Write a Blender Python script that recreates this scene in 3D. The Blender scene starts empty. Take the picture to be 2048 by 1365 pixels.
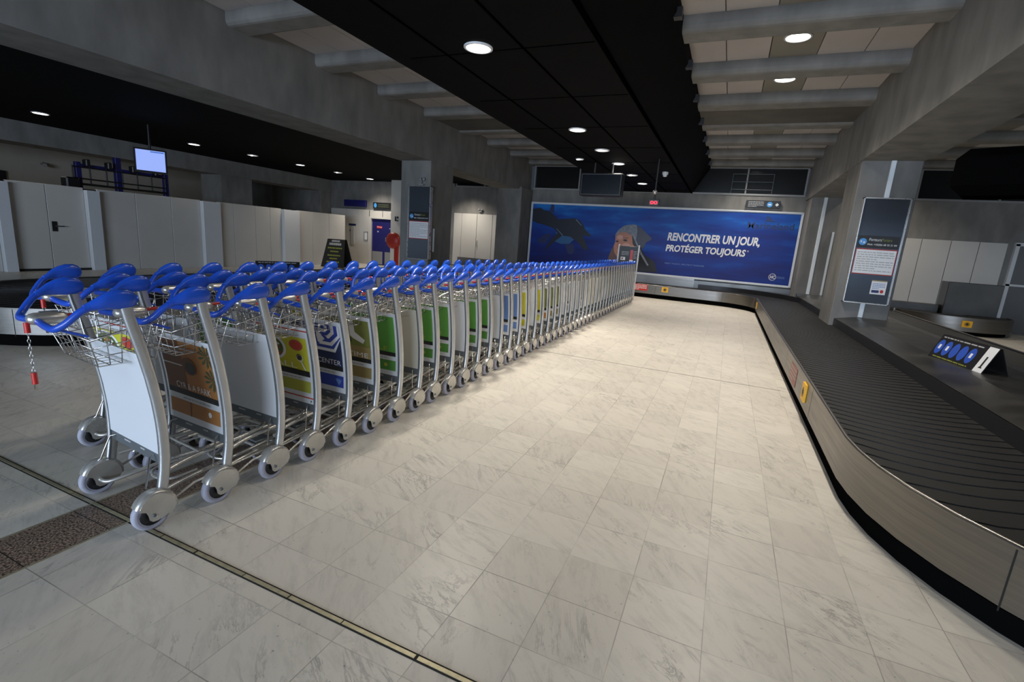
import bpy, math, random
from mathutils import Vector, Matrix
random.seed(7)
C = bpy.context.scene.collection
S = bpy.context.scene
PI = math.pi

# ---------------------------------------------------------------- camera
cam = bpy.data.cameras.new('camera'); co = bpy.data.objects.new('camera', cam); C.objects.link(co)
def _cv(px, py): return Vector((px - 1024, -(py - 682.5), -F))
V1, V2 = (1459, 512), (-1270, 310)
F = math.sqrt(-((V1[0]-1024)*(V2[0]-1024) + (V1[1]-682.5)*(V2[1]-682.5)))
Yc = _cv(*V1).normalized(); Xc = -_cv(*V2); Xc = (Xc - Yc*Xc.dot(Yc)).normalized(); Zc = Xc.cross(Yc)
M = Matrix((Xc, Yc, Zc)).to_4x4(); M.translation = Vector((0, 0, 1.44))
co.matrix_world = M
cam.sensor_width = 36; cam.lens = F*36/2048; cam.clip_start = .05; cam.clip_end = 100
S.camera = co
S.view_settings.view_transform = 'Standard'; S.view_settings.look = 'None'; S.view_settings.gamma = 1
S.view_settings.use_curve_mapping = False
S.view_settings.exposure = -0.2
W = bpy.data.worlds.new('world'); S.world = W; W.use_nodes = True
W.node_tree.nodes['Background'].inputs[0].default_value = (.6, .75, 1, 1)
W.node_tree.nodes['Background'].inputs[1].default_value = .05

# daylight that comes through the window band in the wall behind the photographer
def area(name, loc, rot, sx, sy, power, col):
    l = bpy.data.lights.new(name, 'AREA'); l.shape = 'RECTANGLE'; l.size = sx; l.size_y = sy
    l.energy = power; l.color = col
    o = bpy.data.objects.new(name, l); C.objects.link(o); o.location = loc; o.rotation_euler = rot
    return o
area('window_daylight', (-1.8, -9.6, 1.85), (PI/2, 0, 0), 10.5, 2.3, 1600, (.66, .80, 1))

# ---------------------------------------------------------------- materials
def new_mat(name, col, rough=.5, metal=0., spec=.5, emit=None, es=1.):
    m = bpy.data.materials.new(name); m.use_nodes = True
    b = m.node_tree.nodes['Principled BSDF']
    b.inputs['Base Color'].default_value = (*col, 1); b.inputs['Roughness'].default_value = rough
    b.inputs['Metallic'].default_value = metal; b.inputs['Specular IOR Level'].default_value = spec
    if emit:
        b.inputs['Emission Color'].default_value = (*emit, 1); b.inputs['Emission Strength'].default_value = es
    return m
def srgb(r, g, b):
    f = lambda c: (c/255/12.92) if c/255 <= .04045 else ((c/255+.055)/1.055)**2.4
    return (f(r), f(g), f(b))
def nd(nt, t, **k):
    n = nt.nodes.new(t)
    for a, v in k.items(): setattr(n, a, v)
    return n
def math_n(nt, op, a, b=None, c=None):
    n = nd(nt, 'ShaderNodeMath', operation=op)
    for i, v in enumerate((a, b, c)):
        if v is None: continue
        if isinstance(v, (int, float)): n.inputs[i].default_value = v
        else: nt.links.new(v, n.inputs[i])
    return n.outputs[0]
def noisy(name, c1, c2, scale=3., rough=.6, metal=0., detail=5., stretch=(1, 1, 1), rvar=0., bump=0., spec=.5, lo=.3, hi=.7):
    """two colours mixed by noise laid out in world metres"""
    m = new_mat(name, c1, rough, metal, spec); nt = m.node_tree; b = nt.nodes['Principled BSDF']
    g = nd(nt, 'ShaderNodeNewGeometry'); mp = nd(nt, 'ShaderNodeMapping'); mp.inputs['Scale'].default_value = stretch
    n = nd(nt, 'ShaderNodeTexNoise'); n.inputs['Scale'].default_value = scale; n.inputs['Detail'].default_value = detail
    r = nd(nt, 'ShaderNodeMapRange'); r.inputs[1].default_value = lo; r.inputs[2].default_value = hi
    x = nd(nt, 'ShaderNodeMix', data_type='RGBA'); x.inputs[6].default_value = (*c1, 1); x.inputs[7].default_value = (*c2, 1)
    L = nt.links.new
    L(g.outputs['Position'], mp.inputs[0]); L(mp.outputs[0], n.inputs['Vector']); L(n.outputs[0], r.inputs[0])
    L(r.outputs[0], x.inputs[0]); L(x.outputs[2], b.inputs['Base Color'])
    if rvar:
        L(math_n(nt, 'MULTIPLY_ADD', r.outputs[0], rvar, rough), b.inputs['Roughness'])
    if bump:
        bp = nd(nt, 'ShaderNodeBump'); bp.inputs['Strength'].default_value = bump; bp.inputs['Distance'].default_value = .01
        L(n.outputs[0], bp.inputs['Height']); L(bp.outputs[0], b.inputs['Normal'])
    return m

def floor_material():
    m = new_mat('marble_tiles', (.6, .57, .5), .42); nt = m.node_tree; b = nt.nodes['Principled BSDF']; L = nt.links.new
    g = nd(nt, 'ShaderNodeNewGeometry'); sp = nd(nt, 'ShaderNodeSeparateXYZ'); L(g.outputs['Position'], sp.inputs[0])
    X, Y = sp.outputs[0], sp.outputs[1]
    tx = math_n(nt, 'DIVIDE', math_n(nt, 'ADD', X, 30 - .23 + .006), .302)
    ty = math_n(nt, 'DIVIDE', math_n(nt, 'ADD', Y, 30 - 1.776), .2994)
    fx, fy = math_n(nt, 'FRACT', tx), math_n(nt, 'FRACT', ty)
    def edge(f):   # distance to the nearest joint, in tile units
        return math_n(nt, 'MINIMUM', f, math_n(nt, 'SUBTRACT', 1., f))
    cellx, celly = math_n(nt, 'FLOOR', tx), math_n(nt, 'FLOOR', ty)
    cmb = nd(nt, 'ShaderNodeCombineXYZ'); L(cellx, cmb.inputs[0]); L(celly, cmb.inputs[1])
    wn = nd(nt, 'ShaderNodeTexWhiteNoise', noise_dimensions='2D'); L(cmb.outputs[0], wn.inputs['Vector'])
    # every joint has its own visibility, so some vanish as in worn polished marble
    def jline(f, cell, other):
        e = math_n(nt, 'LESS_THAN', edge(f), .0065)
        return e
    joint = math_n(nt, 'MAXIMUM', jline(fx, 0, 0), jline(fy, 0, 0))
    nj = nd(nt, 'ShaderNodeTexNoise'); nj.inputs['Scale'].default_value = 2.2; L(g.outputs['Position'], nj.inputs['Vector'])
    jw = nd(nt, 'ShaderNodeMapRange'); jw.inputs[1].default_value = .38; jw.inputs[2].default_value = .66; jw.inputs[3].default_value = .12
    jw.inputs[4].default_value = .75; L(nj.outputs[0], jw.inputs[0])
    joint = math_n(nt, 'MULTIPLY', joint, jw.outputs[0])
    # veins: stretched noise whose direction changes from tile to tile
    off = nd(nt, 'ShaderNodeVectorMath', operation='MULTIPLY_ADD')
    L(wn.outputs[1], off.inputs[0]); off.inputs[1].default_value = (6, 6, 6); L(g.outputs['Position'], off.inputs[2])
    rot = nd(nt, 'ShaderNodeVectorRotate', rotation_type='Z_AXIS'); L(off.outputs[0], rot.inputs['Vector'])
    L(math_n(nt, 'MULTIPLY_ADD', wn.outputs[0], .9, .35), rot.inputs['Angle'])
    mp = nd(nt, 'ShaderNodeMapping'); mp.inputs['Scale'].default_value = (1., 3.6, 1.); L(rot.outputs[0], mp.inputs[0])
    nv = nd(nt, 'ShaderNodeTexNoise'); nv.inputs['Scale'].default_value = 2.3; nv.inputs['Detail'].default_value = 9; nv.inputs['Roughness'].default_value = .68
    nv.inputs['Distortion'].default_value = .9
    L(mp.outputs[0], nv.inputs['Vector'])
    vein = math_n(nt, 'ABSOLUTE', math_n(nt, 'SUBTRACT', nv.outputs[0], .5))
    vr = nd(nt, 'ShaderNodeMapRange'); vr.inputs[1].default_value = 0; vr.inputs[2].default_value = .028; vr.inputs[3].default_value = 1; vr.inputs[4].default_value = 0
    L(vein, vr.inputs[0])
    nm = nd(nt, 'ShaderNodeTexNoise'); nm.inputs['Scale'].default_value = 3.1; nm.inputs['Detail'].default_value = 4; L(off.outputs[0], nm.inputs['Vector'])
    vm = nd(nt, 'ShaderNodeMapRange'); vm.inputs[1].default_value = .47; vm.inputs[2].default_value = .68; L(nm.outputs[0], vm.inputs[0])
    veins = math_n(nt, 'MULTIPLY', math_n(nt, 'MULTIPLY', vr.outputs[0], vm.outputs[0]), .62)
    # cloudy grey streaks and small pits
    cl = nd(nt, 'ShaderNodeTexNoise'); cl.inputs['Scale'].default_value = 5.; cl.inputs['Detail'].default_value = 8; cl.inputs['Roughness'].default_value = .7; L(mp.outputs[0], cl.inputs['Vector'])
    cr = nd(nt, 'ShaderNodeMapRange'); cr.inputs[1].default_value = .48; cr.inputs[2].default_value = .75; L(cl.outputs[0], cr.inputs[0])
    cloud = math_n(nt, 'MULTIPLY', cr.outputs[0], .30)
    pt = nd(nt, 'ShaderNodeTexNoise'); pt.inputs['Scale'].default_value = 55; pt.inputs['Detail'].default_value = 2; L(g.outputs['Position'], pt.inputs['Vector'])
    pr_ = nd(nt, 'ShaderNodeMapRange'); pr_.inputs[1].default_value = .695; pr_.inputs[2].default_value = .76; L(pt.outputs[0], pr_.inputs[0])
    pits = math_n(nt, 'MULTIPLY', pr_.outputs[0], .65)
    dirt = math_n(nt, 'MINIMUM', math_n(nt, 'ADD', math_n(nt, 'ADD', veins, cloud), pits), 1.)
    base = nd(nt, 'ShaderNodeMix', data_type='RGBA'); base.inputs[6].default_value = (.64, .60, .525, 1); base.inputs[7].default_value = (.57, .53, .465, 1)
    L(wn.outputs[0], base.inputs[0])
    a = nd(nt, 'ShaderNodeMix', data_type='RGBA'); L(dirt, a.inputs[0]); L(base.outputs[2], a.inputs[6]); a.inputs[7].default_value = (.20, .19, .175, 1)
    c = nd(nt, 'ShaderNodeMix', data_type='RGBA'); L(joint, c.inputs[0]); L(a.outputs[2], c.inputs[6]); c.inputs[7].default_value = (.13, .12, .105, 1)
    # brown granite band, one tile wide, running along the trolley line
    gn = nd(nt, 'ShaderNodeTexNoise'); gn.inputs['Scale'].default_value = 110; gn.inputs['Detail'].default_value = 3; L(g.outputs['Position'], gn.inputs['Vector'])
    gr = nd(nt, 'ShaderNodeMapRange'); gr.inputs[1].default_value = .4; gr.inputs[2].default_value = .62; L(gn.outputs[0], gr.inputs[0])
    gc = nd(nt, 'ShaderNodeMix', data_type='RGBA'); L(gr.outputs[0], gc.inputs[0]); gc.inputs[6].default_value = (.05, .036, .028, 1); gc.inputs[7].default_value = (.36, .26, .19, 1)
    inb = math_n(nt, 'MULTIPLY', math_n(nt, 'GREATER_THAN', X, -2.715), math_n(nt, 'LESS_THAN', X, -2.415))
    inb = math_n(nt, 'MULTIPLY', inb, math_n(nt, 'LESS_THAN', Y, 5.1))
    d = nd(nt, 'ShaderNodeMix', data_type='RGBA'); L(inb, d.inputs[0]); L(c.outputs[2], d.inputs[6]); L(gc.outputs[2], d.inputs[7])
    jb = math_n(nt, 'MULTIPLY', math_n(nt, 'LESS_THAN', edge(fy), .008), inb)
    e = nd(nt, 'ShaderNodeMix', data_type='RGBA'); L(jb, e.inputs[0]); L(d.outputs[2], e.inputs[6]); e.inputs[7].default_value = (.03, .025, .02, 1)
    L(e.outputs[2], b.inputs['Base Color'])
    L(math_n(nt, 'MULTIPLY_ADD', cr.outputs[0], .15, .36), b.inputs['Roughness'])
    return m

concrete = noisy('board_marked_concrete', (.16, .156, .146), (.24, .234, .22), 2.2, .85, detail=9, stretch=(1.6, 1.6, .7), bump=.15)
concrete_dark = noisy('soffit_concrete', (.085, .08, .068), (.12, .113, .098), 1.6, .85, detail=8, bump=.15)
white_panel = noisy('white_partition_laminate', (.56, .54, .50), (.62, .60, .56), .8, .38, detail=3)
ceiling_panel = noisy('acoustic_ceiling_tile', (.44, .415, .41), (.50, .475, .465), 1.2, .8)
strip_panel = noisy('beige_lamp_tile', (.22, .21, .18), (.25, .235, .205), 1.2, .8)
black_ceiling = noisy('black_ceiling_mesh', (.0022, .0022, .0024), (.0036, .0036, .0038), 4, .8, spec=.08)
plaster = noisy('cream_plaster', (.40, .37, .31), (.46, .43, .36), 1., .8)
dark_glass = new_mat('dark_window_glass', (.012, .013, .013), .18, spec=.35)
frame_grey = new_mat('painted_frame_grey', (.26, .26, .255), .45)
steel = noisy('brushed_steel', (.27, .258, .238), (.22, .21, .195), 3, .32, 1., detail=8, stretch=(.4, .4, 26), rvar=.12)
steel_top = noisy('dull_steel_sheet', (.13, .128, .122), (.18, .175, .168), 2.4, .30, 1., detail=5, rvar=.15)
chrome = noisy('zinc_plated_tube', (.66, .645, .60), (.54, .525, .49), 9, .24, .72, rvar=.12)
wire = new_mat('chromed_wire', (.66, .645, .62), .22, 1.)
satin = noisy('satin_aluminium', (.62, .63, .64), (.56, .57, .58), 12, .28, .85, rvar=.1)
rubber = noisy('ribbed_black_rubber', (.008, .008, .0078), (.013, .0127, .012), 5, .55)
rubber2 = new_mat('black_bumper_rubber', (.014, .0135, .015), .38)
black = new_mat('black_plastic', (.012, .012, .013), .4)
plinth_m = new_mat('black_plinth', (.004, .004, .004), .95, spec=.0)
blue = new_mat('blue_moulded_plastic', (.014, .085, .55), .27)
blue_tube = new_mat('blue_coated_tube', (.014, .075, .50), .25)
blue_deep = new_mat('deep_blue_paint', (.012, .012, .12), .5)
red = new_mat('red_plastic', (.52, .02, .012), .35)
red_paint = new_mat('red_enamel', (.36, .02, .012), .4)
tyre = noisy('grey_rubber_tyre', (.42, .42, .50), (.35, .35, .42), 20, .6)
white_sheet = new_mat('white_plastic_sheet', (.66, .68, .70), .4)
cream_sheet = new_mat('yellowed_plastic_sheet', (.60, .575, .48), .4)
rail_grey = new_mat('dark_grey_rail', (.13, .145, .155), .5, .3)
yellow = new_mat('signal_yellow', (.78, .42, .015), .45)
white = new_mat('white_print', (.78, .78, .78), .5)
grey_print = new_mat('pale_grey_print', (.42, .42, .42), .5)
blackp = new_mat('black_print', (.012, .012, .012), .5)
navy = new_mat('navy_print', (.014, .03, .12), .5)
brass = noisy('brass_joint_strip', (.55, .50, .34), (.38, .34, .22), 30, .4, .6)
joint_black = new_mat('joint_filler', (.01, .01, .008), .8)
lamp_on = new_mat('lit_diffuser', (1, 1, 1), .5, emit=(1, .95, .86), es=14)
lamp_dim = new_mat('part_lit_diffuser', (.6, .6, .6), .3, emit=(1, .95, .9), es=1.0)
led_strip = new_mat('white_cable_cover', (.80, .86, .90), .35)
screen_on = new_mat('lit_screen', (.3, .4, .7), .3, emit=(.30, .40, .86), es=1.0)
screen_blue = new_mat('lit_screen_band', (.1, .2, .5), .3, emit=(.04, .12, .42), es=1.0)
red_led = new_mat('red_led', (.5, 0, 0), .4, emit=(1, .02, .05), es=2.2)
sign_glass = new_mat('dark_sign_glass', (.10, .115, .14), .14, .55, spec=.8)
sign_blue = new_mat('sign_light_blue', (.05, .26, .60), .4, emit=(.05, .26, .6), es=.12)
olive_text = new_mat('olive_print', (.22, .24, .03), .5)
skin_m = new_mat('print_skin', (.42, .19, .13), .5)

# ---------------------------------------------------------------- mesh helpers
class MB:
    def __init__(s): s.v = []; s.f = []; s.m = []; s.sm = []; s.mats = []
    def mi(s, m):
        if m not in s.mats: s.mats.append(m)
        return s.mats.index(m)
    def add(s, vs, fs, m, smooth=False):
        o = len(s.v); s.v += [tuple(v) for v in vs]; k = s.mi(m)
        for f in fs: s.f.append(tuple(i+o for i in f)); s.m.append(k); s.sm.append(smooth)
        return s
    def box(s, x0, x1, y0, y1, z0, z1, m, bev=0.):
        if bev <= 0:
            v = [(x, y, z) for z in (z0, z1) for y in (y0, y1) for x in (x0, x1)]
            return s.add(v, [(0,2,3,1), (4,5,7,6), (0,1,5,4), (2,6,7,3), (0,4,6,2), (1,3,7,5)], m)
        b = min(bev, (x1-x0)/2.01, (y1-y0)/2.01, (z1-z0)/2.01)
        v = []
        for sx, x in ((1, x0), (-1, x1)):
            for sy, y in ((1, y0), (-1, y1)):
                for sz, z in ((1, z0), (-1, z1)):
                    v += [(x, y+sy*b, z+sz*b), (x+sx*b, y, z+sz*b), (x+sx*b, y+sy*b, z)]
        I = lambda a, bb, c, k: (a*4+bb*2+c)*3+k
        f = []
        f += [(I(0,0,0,0), I(0,0,1,0), I(0,1,1,0), I(0,1,0,0)), (I(1,0,0,0), I(1,1,0,0), I(1,1,1,0), I(1,0,1,0))]
        f += [(I(0,0,0,1), I(1,0,0,1), I(1,0,1,1), I(0,0,1,1)), (I(0,1,0,1), I(0,1,1,1), I(1,1,1,1), I(1,1,0,1))]
        f += [(I(0,0,0,2), I(0,1,0,2), I(1,1,0,2), I(1,0,0,2)), (I(0,0,1,2), I(1,0,1,2), I(1,1,1,2), I(0,1,1,2))]
        for a in (0, 1):
            for bb in (0, 1):
                f.append((I(a,bb,0,0), I(a,bb,1,0), I(a,bb,1,1), I(a,bb,0,1)))
                f.append((I(a,0,bb,0), I(a,1,bb,0), I(a,1,bb,2), I(a,0,bb,2)))
                f.append((I(0,a,bb,1), I(1,a,bb,1), I(1,a,bb,2), I(0,a,bb,2)))
                for c in (0, 1): f.append((I(a,bb,c,0), I(a,bb,c,1), I(a,bb,c,2)))
        return s.add(v, f, m)
    def sweep(s, path, prof, m, closed=False, cap=True, smooth=True, up=None, scale=None):
        """prof: list of (a, b) offsets in the plane across the path"""
        P = [Vector(p) for p in path]; n = len(P); k = len(prof); vs = []; N = None
        for i in range(n):
            if closed: t = (P[(i+1) % n] - P[i-1]).normalized()
            else: t = (P[min(i+1, n-1)] - P[max(i-1, 0)]).normalized()
            if up is not None: N = Vector(up); N = (N - t*N.dot(t)).normalized()
            elif N is None:
                N = Vector((0, 0, 1)) if abs(t.z) < .9 else Vector((1, 0, 0)); N = (N - t*N.dot(t)).normalized()
            else: N = (N - t*N.dot(t)).normalized()
            B = t.cross(N); q = scale[i] if scale else (1, 1)
            vs += [P[i] + N*(a*q[0]) + B*(b*q[1]) for a, b in prof]
        fs = []
        for i in range(n if closed else n-1):
            j = (i+1) % n
            for a in range(k):
                b = (a+1) % k; fs.append((i*k+a, i*k+b, j*k+b, j*k+a))
        s.add(vs, fs, m, smooth)
        if cap and not closed:
            s.add(vs[:k], [tuple(range(k))[::-1]], m); s.add(vs[-k:], [tuple(range(k))], m)
        return s
    def tube(s, path, r, m, n=8, closed=False):
        return s.sweep(path, [(r*math.cos(2*PI*i/n), r*math.sin(2*PI*i/n)) for i in range(n)], m, closed)
    def cyl(s, p0, p1, r, m, n=16): return s.tube([p0, p1], r, m, n)
    def lathe(s, prof, m, origin=(0,0,0), axis='z', n=24, smooth=True):
        """prof: (radius, height) pairs"""
        vs = []
        for r, h in prof:
            for i in range(n):
                a = 2*PI*i/n; c, d = r*math.cos(a), r*math.sin(a)
                p = {'z': (c, d, h), 'x': (h, c, d), 'y': (c, h, d)}[axis]
                vs.append((p[0]+origin[0], p[1]+origin[1], p[2]+origin[2]))
        fs = []
        for j in range(len(prof)-1):
            for i in range(n):
                k = (i+1) % n; fs.append((j*n+i, j*n+k, (j+1)*n+k, (j+1)*n+i))
        return s.add(vs, fs, m, smooth)
    def prism(s, poly, z0, z1, m, place=None):
        """poly (a,b) pushed from z0 to z1; place maps (a,b,h) to a point"""
        place = place or (lambda a, b, h: (a, b, h)); n = len(poly)
        vs = [place(a, b, z0) for a, b in poly] + [place(a, b, z1) for a, b in poly]
        fs = [tuple(range(n))[::-1], tuple(range(n, 2*n))] + [(i, (i+1) % n, n+(i+1) % n, n+i) for i in range(n)]
        return s.add(vs, fs, m)
    def mesh(s, name):
        me = bpy.data.meshes.new(name); me.from_pydata(s.v, [], s.f)
        for m in s.mats: me.materials.append(m)
        me.polygons.foreach_set('material_index', s.m); me.polygons.foreach_set('use_smooth', s.sm)
        me.update(); return me
    def build(s, name, parent=None, label=None):
        o = bpy.data.objects.new(name, s.mesh(name)); C.objects.link(o)
        if parent: o.parent = parent
        if label: o['label'] = label
        return o

def tag(o, label, cat, group=None, kind=None):
    o['label'] = label; o['category'] = cat
    if group: o['group'] = group
    if kind: o['kind'] = kind
    return o
def struct(o, label=None):
    o['kind'] = 'structure'
    if label: o['label'] = label
    return o
def thing(name, label, cat, loc=(0,0,0), rz=0, group=None):
    o = bpy.data.objects.new(name, None); C.objects.link(o); o.empty_display_size = .1
    o.location = loc; o.rotation_euler = (0, 0, rz)
    return tag(o, label, cat, group)
def copy_tree(o, parent=None):
    c = o.copy(); C.objects.link(c); c.parent = parent
    for ch in list(o.children): copy_tree(ch, c)
    return c
def arc(cx, cy, r, a0, a1, n=12):
    return [(cx + r*math.cos(math.radians(a0+(a1-a0)*i/n)), cy + r*math.sin(math.radians(a0+(a1-a0)*i/n))) for i in range(n+1)]

_tc = {}
def text_geo(body, offset=0., shear=0.):
    key = (body, offset, shear)
    if key in _tc: return _tc[key]
    cu = bpy.data.curves.new('t', 'FONT'); cu.body = body; cu.offset = offset; cu.shear = shear; cu.resolution_u = 3
    o = bpy.data.objects.new('t', cu); C.objects.link(o)
    bpy.context.view_layer.update()
    me = o.evaluated_get(bpy.context.evaluated_depsgraph_get()).to_mesh()
    vs = [(v.co.x, v.co.y) for v in me.vertices]; fs = [tuple(p.vertices) for p in me.polygons]
    o.evaluated_get(bpy.context.evaluated_depsgraph_get()).to_mesh_clear()
    bpy.data.objects.remove(o); bpy.data.curves.remove(cu)
    _tc[key] = (vs, fs); return vs, fs

class Flat:
    """flat print laid on a surface: place(u, v, lift) gives the 3-D point"""
    def __init__(s, mb, place): s.mb = mb; s.P = place; s.k = 0
    def lift(s): s.k += 1; return s.k
    def rect(s, u0, v0, u1, v1, m, lift=1, nv=1, nu=1):
        vs = []; fs = []
        for j in range(nv+1):
            for i in range(nu+1): vs.append(s.P(u0+(u1-u0)*i/nu, v0+(v1-v0)*j/nv, lift))
        for j in range(nv):
            for i in range(nu):
                a = j*(nu+1)+i; fs.append((a, a+1, a+nu+2, a+nu+1))
        s.mb.add(vs, fs, m)
    def poly(s, pts, m, lift=1):
        c = (sum(p[0] for p in pts)/len(pts), sum(p[1] for p in pts)/len(pts))
        s.mb.add([s.P(u, v, lift) for u, v in pts], [tuple(range(len(pts)))], m)
    def disc(s, cu, cv, ru, rv, m, lift=1, n=20, rot=0., r0=0.):
        pts = []
        for i in range(n):
            a = 2*PI*i/n + rot; pts.append((math.cos(a), math.sin(a)))
        if r0 <= 0:
            s.mb.add([s.P(cu+ru*a, cv+rv*b, lift) for a, b in pts], [tuple(range(n))], m)
        else:
            vs = [s.P(cu+ru*a, cv+rv*b, lift) for a, b in pts] + [s.P(cu+ru*a*r0, cv+rv*b*r0, lift) for a, b in pts]
            s.mb.add(vs, [(i, (i+1) % n, n+(i+1) % n, n+i) for i in range(n)], m)
    def text(s, body, u0, v0, u1, v1, m, lift=1, offset=0., shear=0., slope=0.):
        vs, fs = text_geo(body, offset, shear)
        if not vs: return
        xs = [v[0] for v in vs]; ys = [v[1] for v in vs]; a, b, c, d = min(xs), max(xs), min(ys), max(ys)
        s.mb.add([s.P(u0+(x-a)/(b-a)*(u1-u0), v0+(y-c)/(d-c)*(v1-v0)+slope*(x-a)/(b-a), lift) for x, y in vs], fs, m)
    def lines(s, u0, v0, u1, v1, n, m, lift=1, seed=1, fill=.42):
        """rows of small print too blurred to read in the photo"""
        R = random.Random(seed); h = (v1-v0)/n
        for j in range(n):
            v = v1 - (j+1)*h; u = u0; end = u1 - (0 if j % 4 != 3 else (u1-u0)*.45)
            while u < end - .01*(u1-u0):
                w = (u1-u0)*R.uniform(.035, .16); e = min(u+w, end)
                s.rect(u, v+h*.25, e, v+h*(.25+fill), m, lift); u = e + (u1-u0)*.022

# ================================================================ SETTING
XL, XR = -6.75, 1.75         # inner faces of the two big beams
YW = 16.5                    # far wall
floor = struct(MB().box(-21, 9.5, -10.6, 17.2, -.2, 0, floor_material()).build('floor'))

# far wall: concrete above, white panels below in places
m = MB(); m.box(-21, 9.5, YW, YW+.3, 0, 3.25, concrete); m.box(-21, 9.5, YW, YW+.3, 4.05, 5.0, concrete)
m.box(-21, -9.85, YW, YW+.3, 3.25, 4.05, concrete)
struct(m.build('wall_far'))
def clerestory(name, x0, x1, mull):
    m = MB(); m.box(x0, x1, YW+.10, YW+.13, 3.25, 4.05, dark_glass); g = m.build(name); struct(g)
    f = MB(); f.box(x0, x1, YW-.03, YW+.06, 3.235, 3.285, frame_grey); f.box(x0, x1, YW-.01, YW+.06, 4.0, 4.05, frame_grey)
    for x in mull: f.box(x-.02, x+.02, YW+.0, YW+.09, 3.28, 4.02, frame_grey)
    f.build('window_frame', g); return g
clerestory('window_1', -6.65, 1.72, (-6.62, -5.0, -3.3, -1.6, .15, 1.7))
clerestory('window_2', 2.6, 9.4, (2.62, 4.3, 6.0, 7.7))
clerestory('window_3', -9.8, -7.55, (-9.78, -8.6, -7.57))
# faint ladder frame behind the glass of the right half
lf = MB()
for z in (3.40, 3.62, 3.84): lf.tube([(-.25, YW-.012, z), (.85, YW-.012, z)], .010, rail_grey, 6)
for x in (-.25, .85): lf.tube([(x, YW-.012, 3.28), (x, YW-.012, 3.84)], .010, rail_grey, 6)
lf = lf.build('window_guard_rail'); tag(lf, 'thin grey guard rail in front of the dark high window above the exit sign', 'rail')

struct(MB().box(-21.2, -21, -10.6, 17.2, 0, 5, plaster).build('wall_left'))
struct(MB().box(9.5, 9.7, -10.6, 17.2, 0, 5, white_panel).build('wall_right'))
m = MB(); m.box(-21.2, 9.7, -10.8, -10.5, 0, .5, concrete); m.box(-21.2, 9.7, -10.8, -10.5, 3.1, 5, concrete)
m.box(-21.2, -10.2, -10.8, -10.5, .5, 3.1, concrete); m.box(8.4, 9.7, -10.8, -10.5, .5, 3.1, concrete)
struct(m.build('wall_back'))
sky_glass = new_mat('daylight_pane', (.5, .6, .7), .2, emit=(.45, .62, .9), es=.55)
w = struct(MB().box(-10.2, 8.4, -10.7, -10.67, .5, 3.1, sky_glass).build('window_4'))
f = MB()
for i in range(11): x = -10.2+i*18.6/10; f.box(x-.04, x+.04, -10.72, -10.5, .5, 3.1, frame_grey)
f.build('window_frame', w)

# ceiling slab with its lamp tiles
m = MB(); m.box(-21.2, 9.7, -10.8, 17.2, 4.26, 4.5, concrete_dark)
m.box(-21.2, XL-.9, -10.8, 17.2, 3.36, 3.40, black_ceiling)
struct(m.build('ceiling'))
ribY = [5.05-1.585*k for k in range(9, 0, -1)] + [5.05+1.585*k for k in range(8)]
def rib_prof(y0, w, zb, zt=4.27):
    r = .07
    p = [(y0, zt), (y0, zb+r)] + [(y0+r-r*math.cos(a), zb+r-r*math.sin(a)) for a in (PI/6, PI/3)] + [(y0+r, zb), (y0+w-r, zb)]
    p += [(y0+w-r+r*math.sin(a), zb+r-r*math.cos(a)) for a in (PI/6, PI/3)] + [(y0+w, zb+r), (y0+w, zt)]
    return p
n = 0
for i, y in enumerate(ribY):
    slab = abs(y - 9.805) < .02
    for x0, x1 in ((-.98, XR), (XL, -3.55), (XR+.85, 9.4)):
        n += 1
        o = MB().prism(rib_prof(y, .42 if not slab else .45, 4.02), x0, x1, concrete, lambda a, b, h: (h, a, b)).build('trim_%d' % n); struct(o)
        if slab:
            n += 1; struct(MB().box(x0, x1, y+.45, y+1.6, 4.06, 4.27, concrete_dark).build('trim_%d' % n))
# infill tiles between ribs (one object per bay strip)
n = 0
for i, y in enumerate(ribY[:-1]):
    if abs(y - 9.805) < .02: continue
    ya, yb = y+.42, ribY[i+1]
    for xs in (((-.98, -.456, 0), (-.456, .09, 0), (.09, .675, 1), (.675, 1.22, 0), (1.22, XR, 0)),
               ((XL, -6.2, 0), (-6.2, -5.63, 0), (-5.63, -5.05, 0), (-5.05, -4.3, 0), (-4.3, -3.58, 0)), ((2.6, 3.3, 0), (3.3, 4.0, 0), (4.0, 4.6, 1), (4.6, 5.3, 0), (5.3, 6.0, 0), (6.0, 9.4, 0))):
        m = MB()
        for a, b, k in xs: m.box(a+.006, b-.006, ya, yb, 4.2, 4.24, strip_panel if k else ceiling_panel)
        n += 1; struct(m.build('ceiling_tiles_%d' % n)); 

# the big beams, columns under them
def trim(name, mb): return struct(mb.build(name))
m = MB(); m.box(XL-.9, XL, -10.6, YW, 3.13, 4.5, concrete); trim('beam_left', m)
m = MB(); m.box(XR, XR+.85, -10.6, YW, 3.13, 4.5, concrete); trim('beam_right', m)
m = MB(); m.box(-16.9, -15.9, -10.6, YW, 2.87, 3.38, concrete); trim('beam_far_left', m)
cols = [('column_1', -7.62, -6.77, 10.2, 11.25, 3.2), ('column_2', 1.77, 2.6, 10.0, 11.05, 3.2), ('column_3', -7.55, -6.66, 15.5, YW+.05, 3.2),
        ('column_4', 1.78, 2.62, 15.5, YW+.05, 3.2), ('column_5', -16.95, -15.95, 11.5, 12.7, 2.95), ('column_6', -16.9, -15.95, 15.9, YW+.05, 2.95),
        ('column_7', -12.37, -11.80, 15.95, YW+.05, 3.38)]
for nme, x0, x1, y0, y1, z in cols:
    o = MB().box(x0, x1, y0, y1, 0, z, white_panel if nme == 'column_7' else concrete, .015).build(nme); struct(o)

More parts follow.
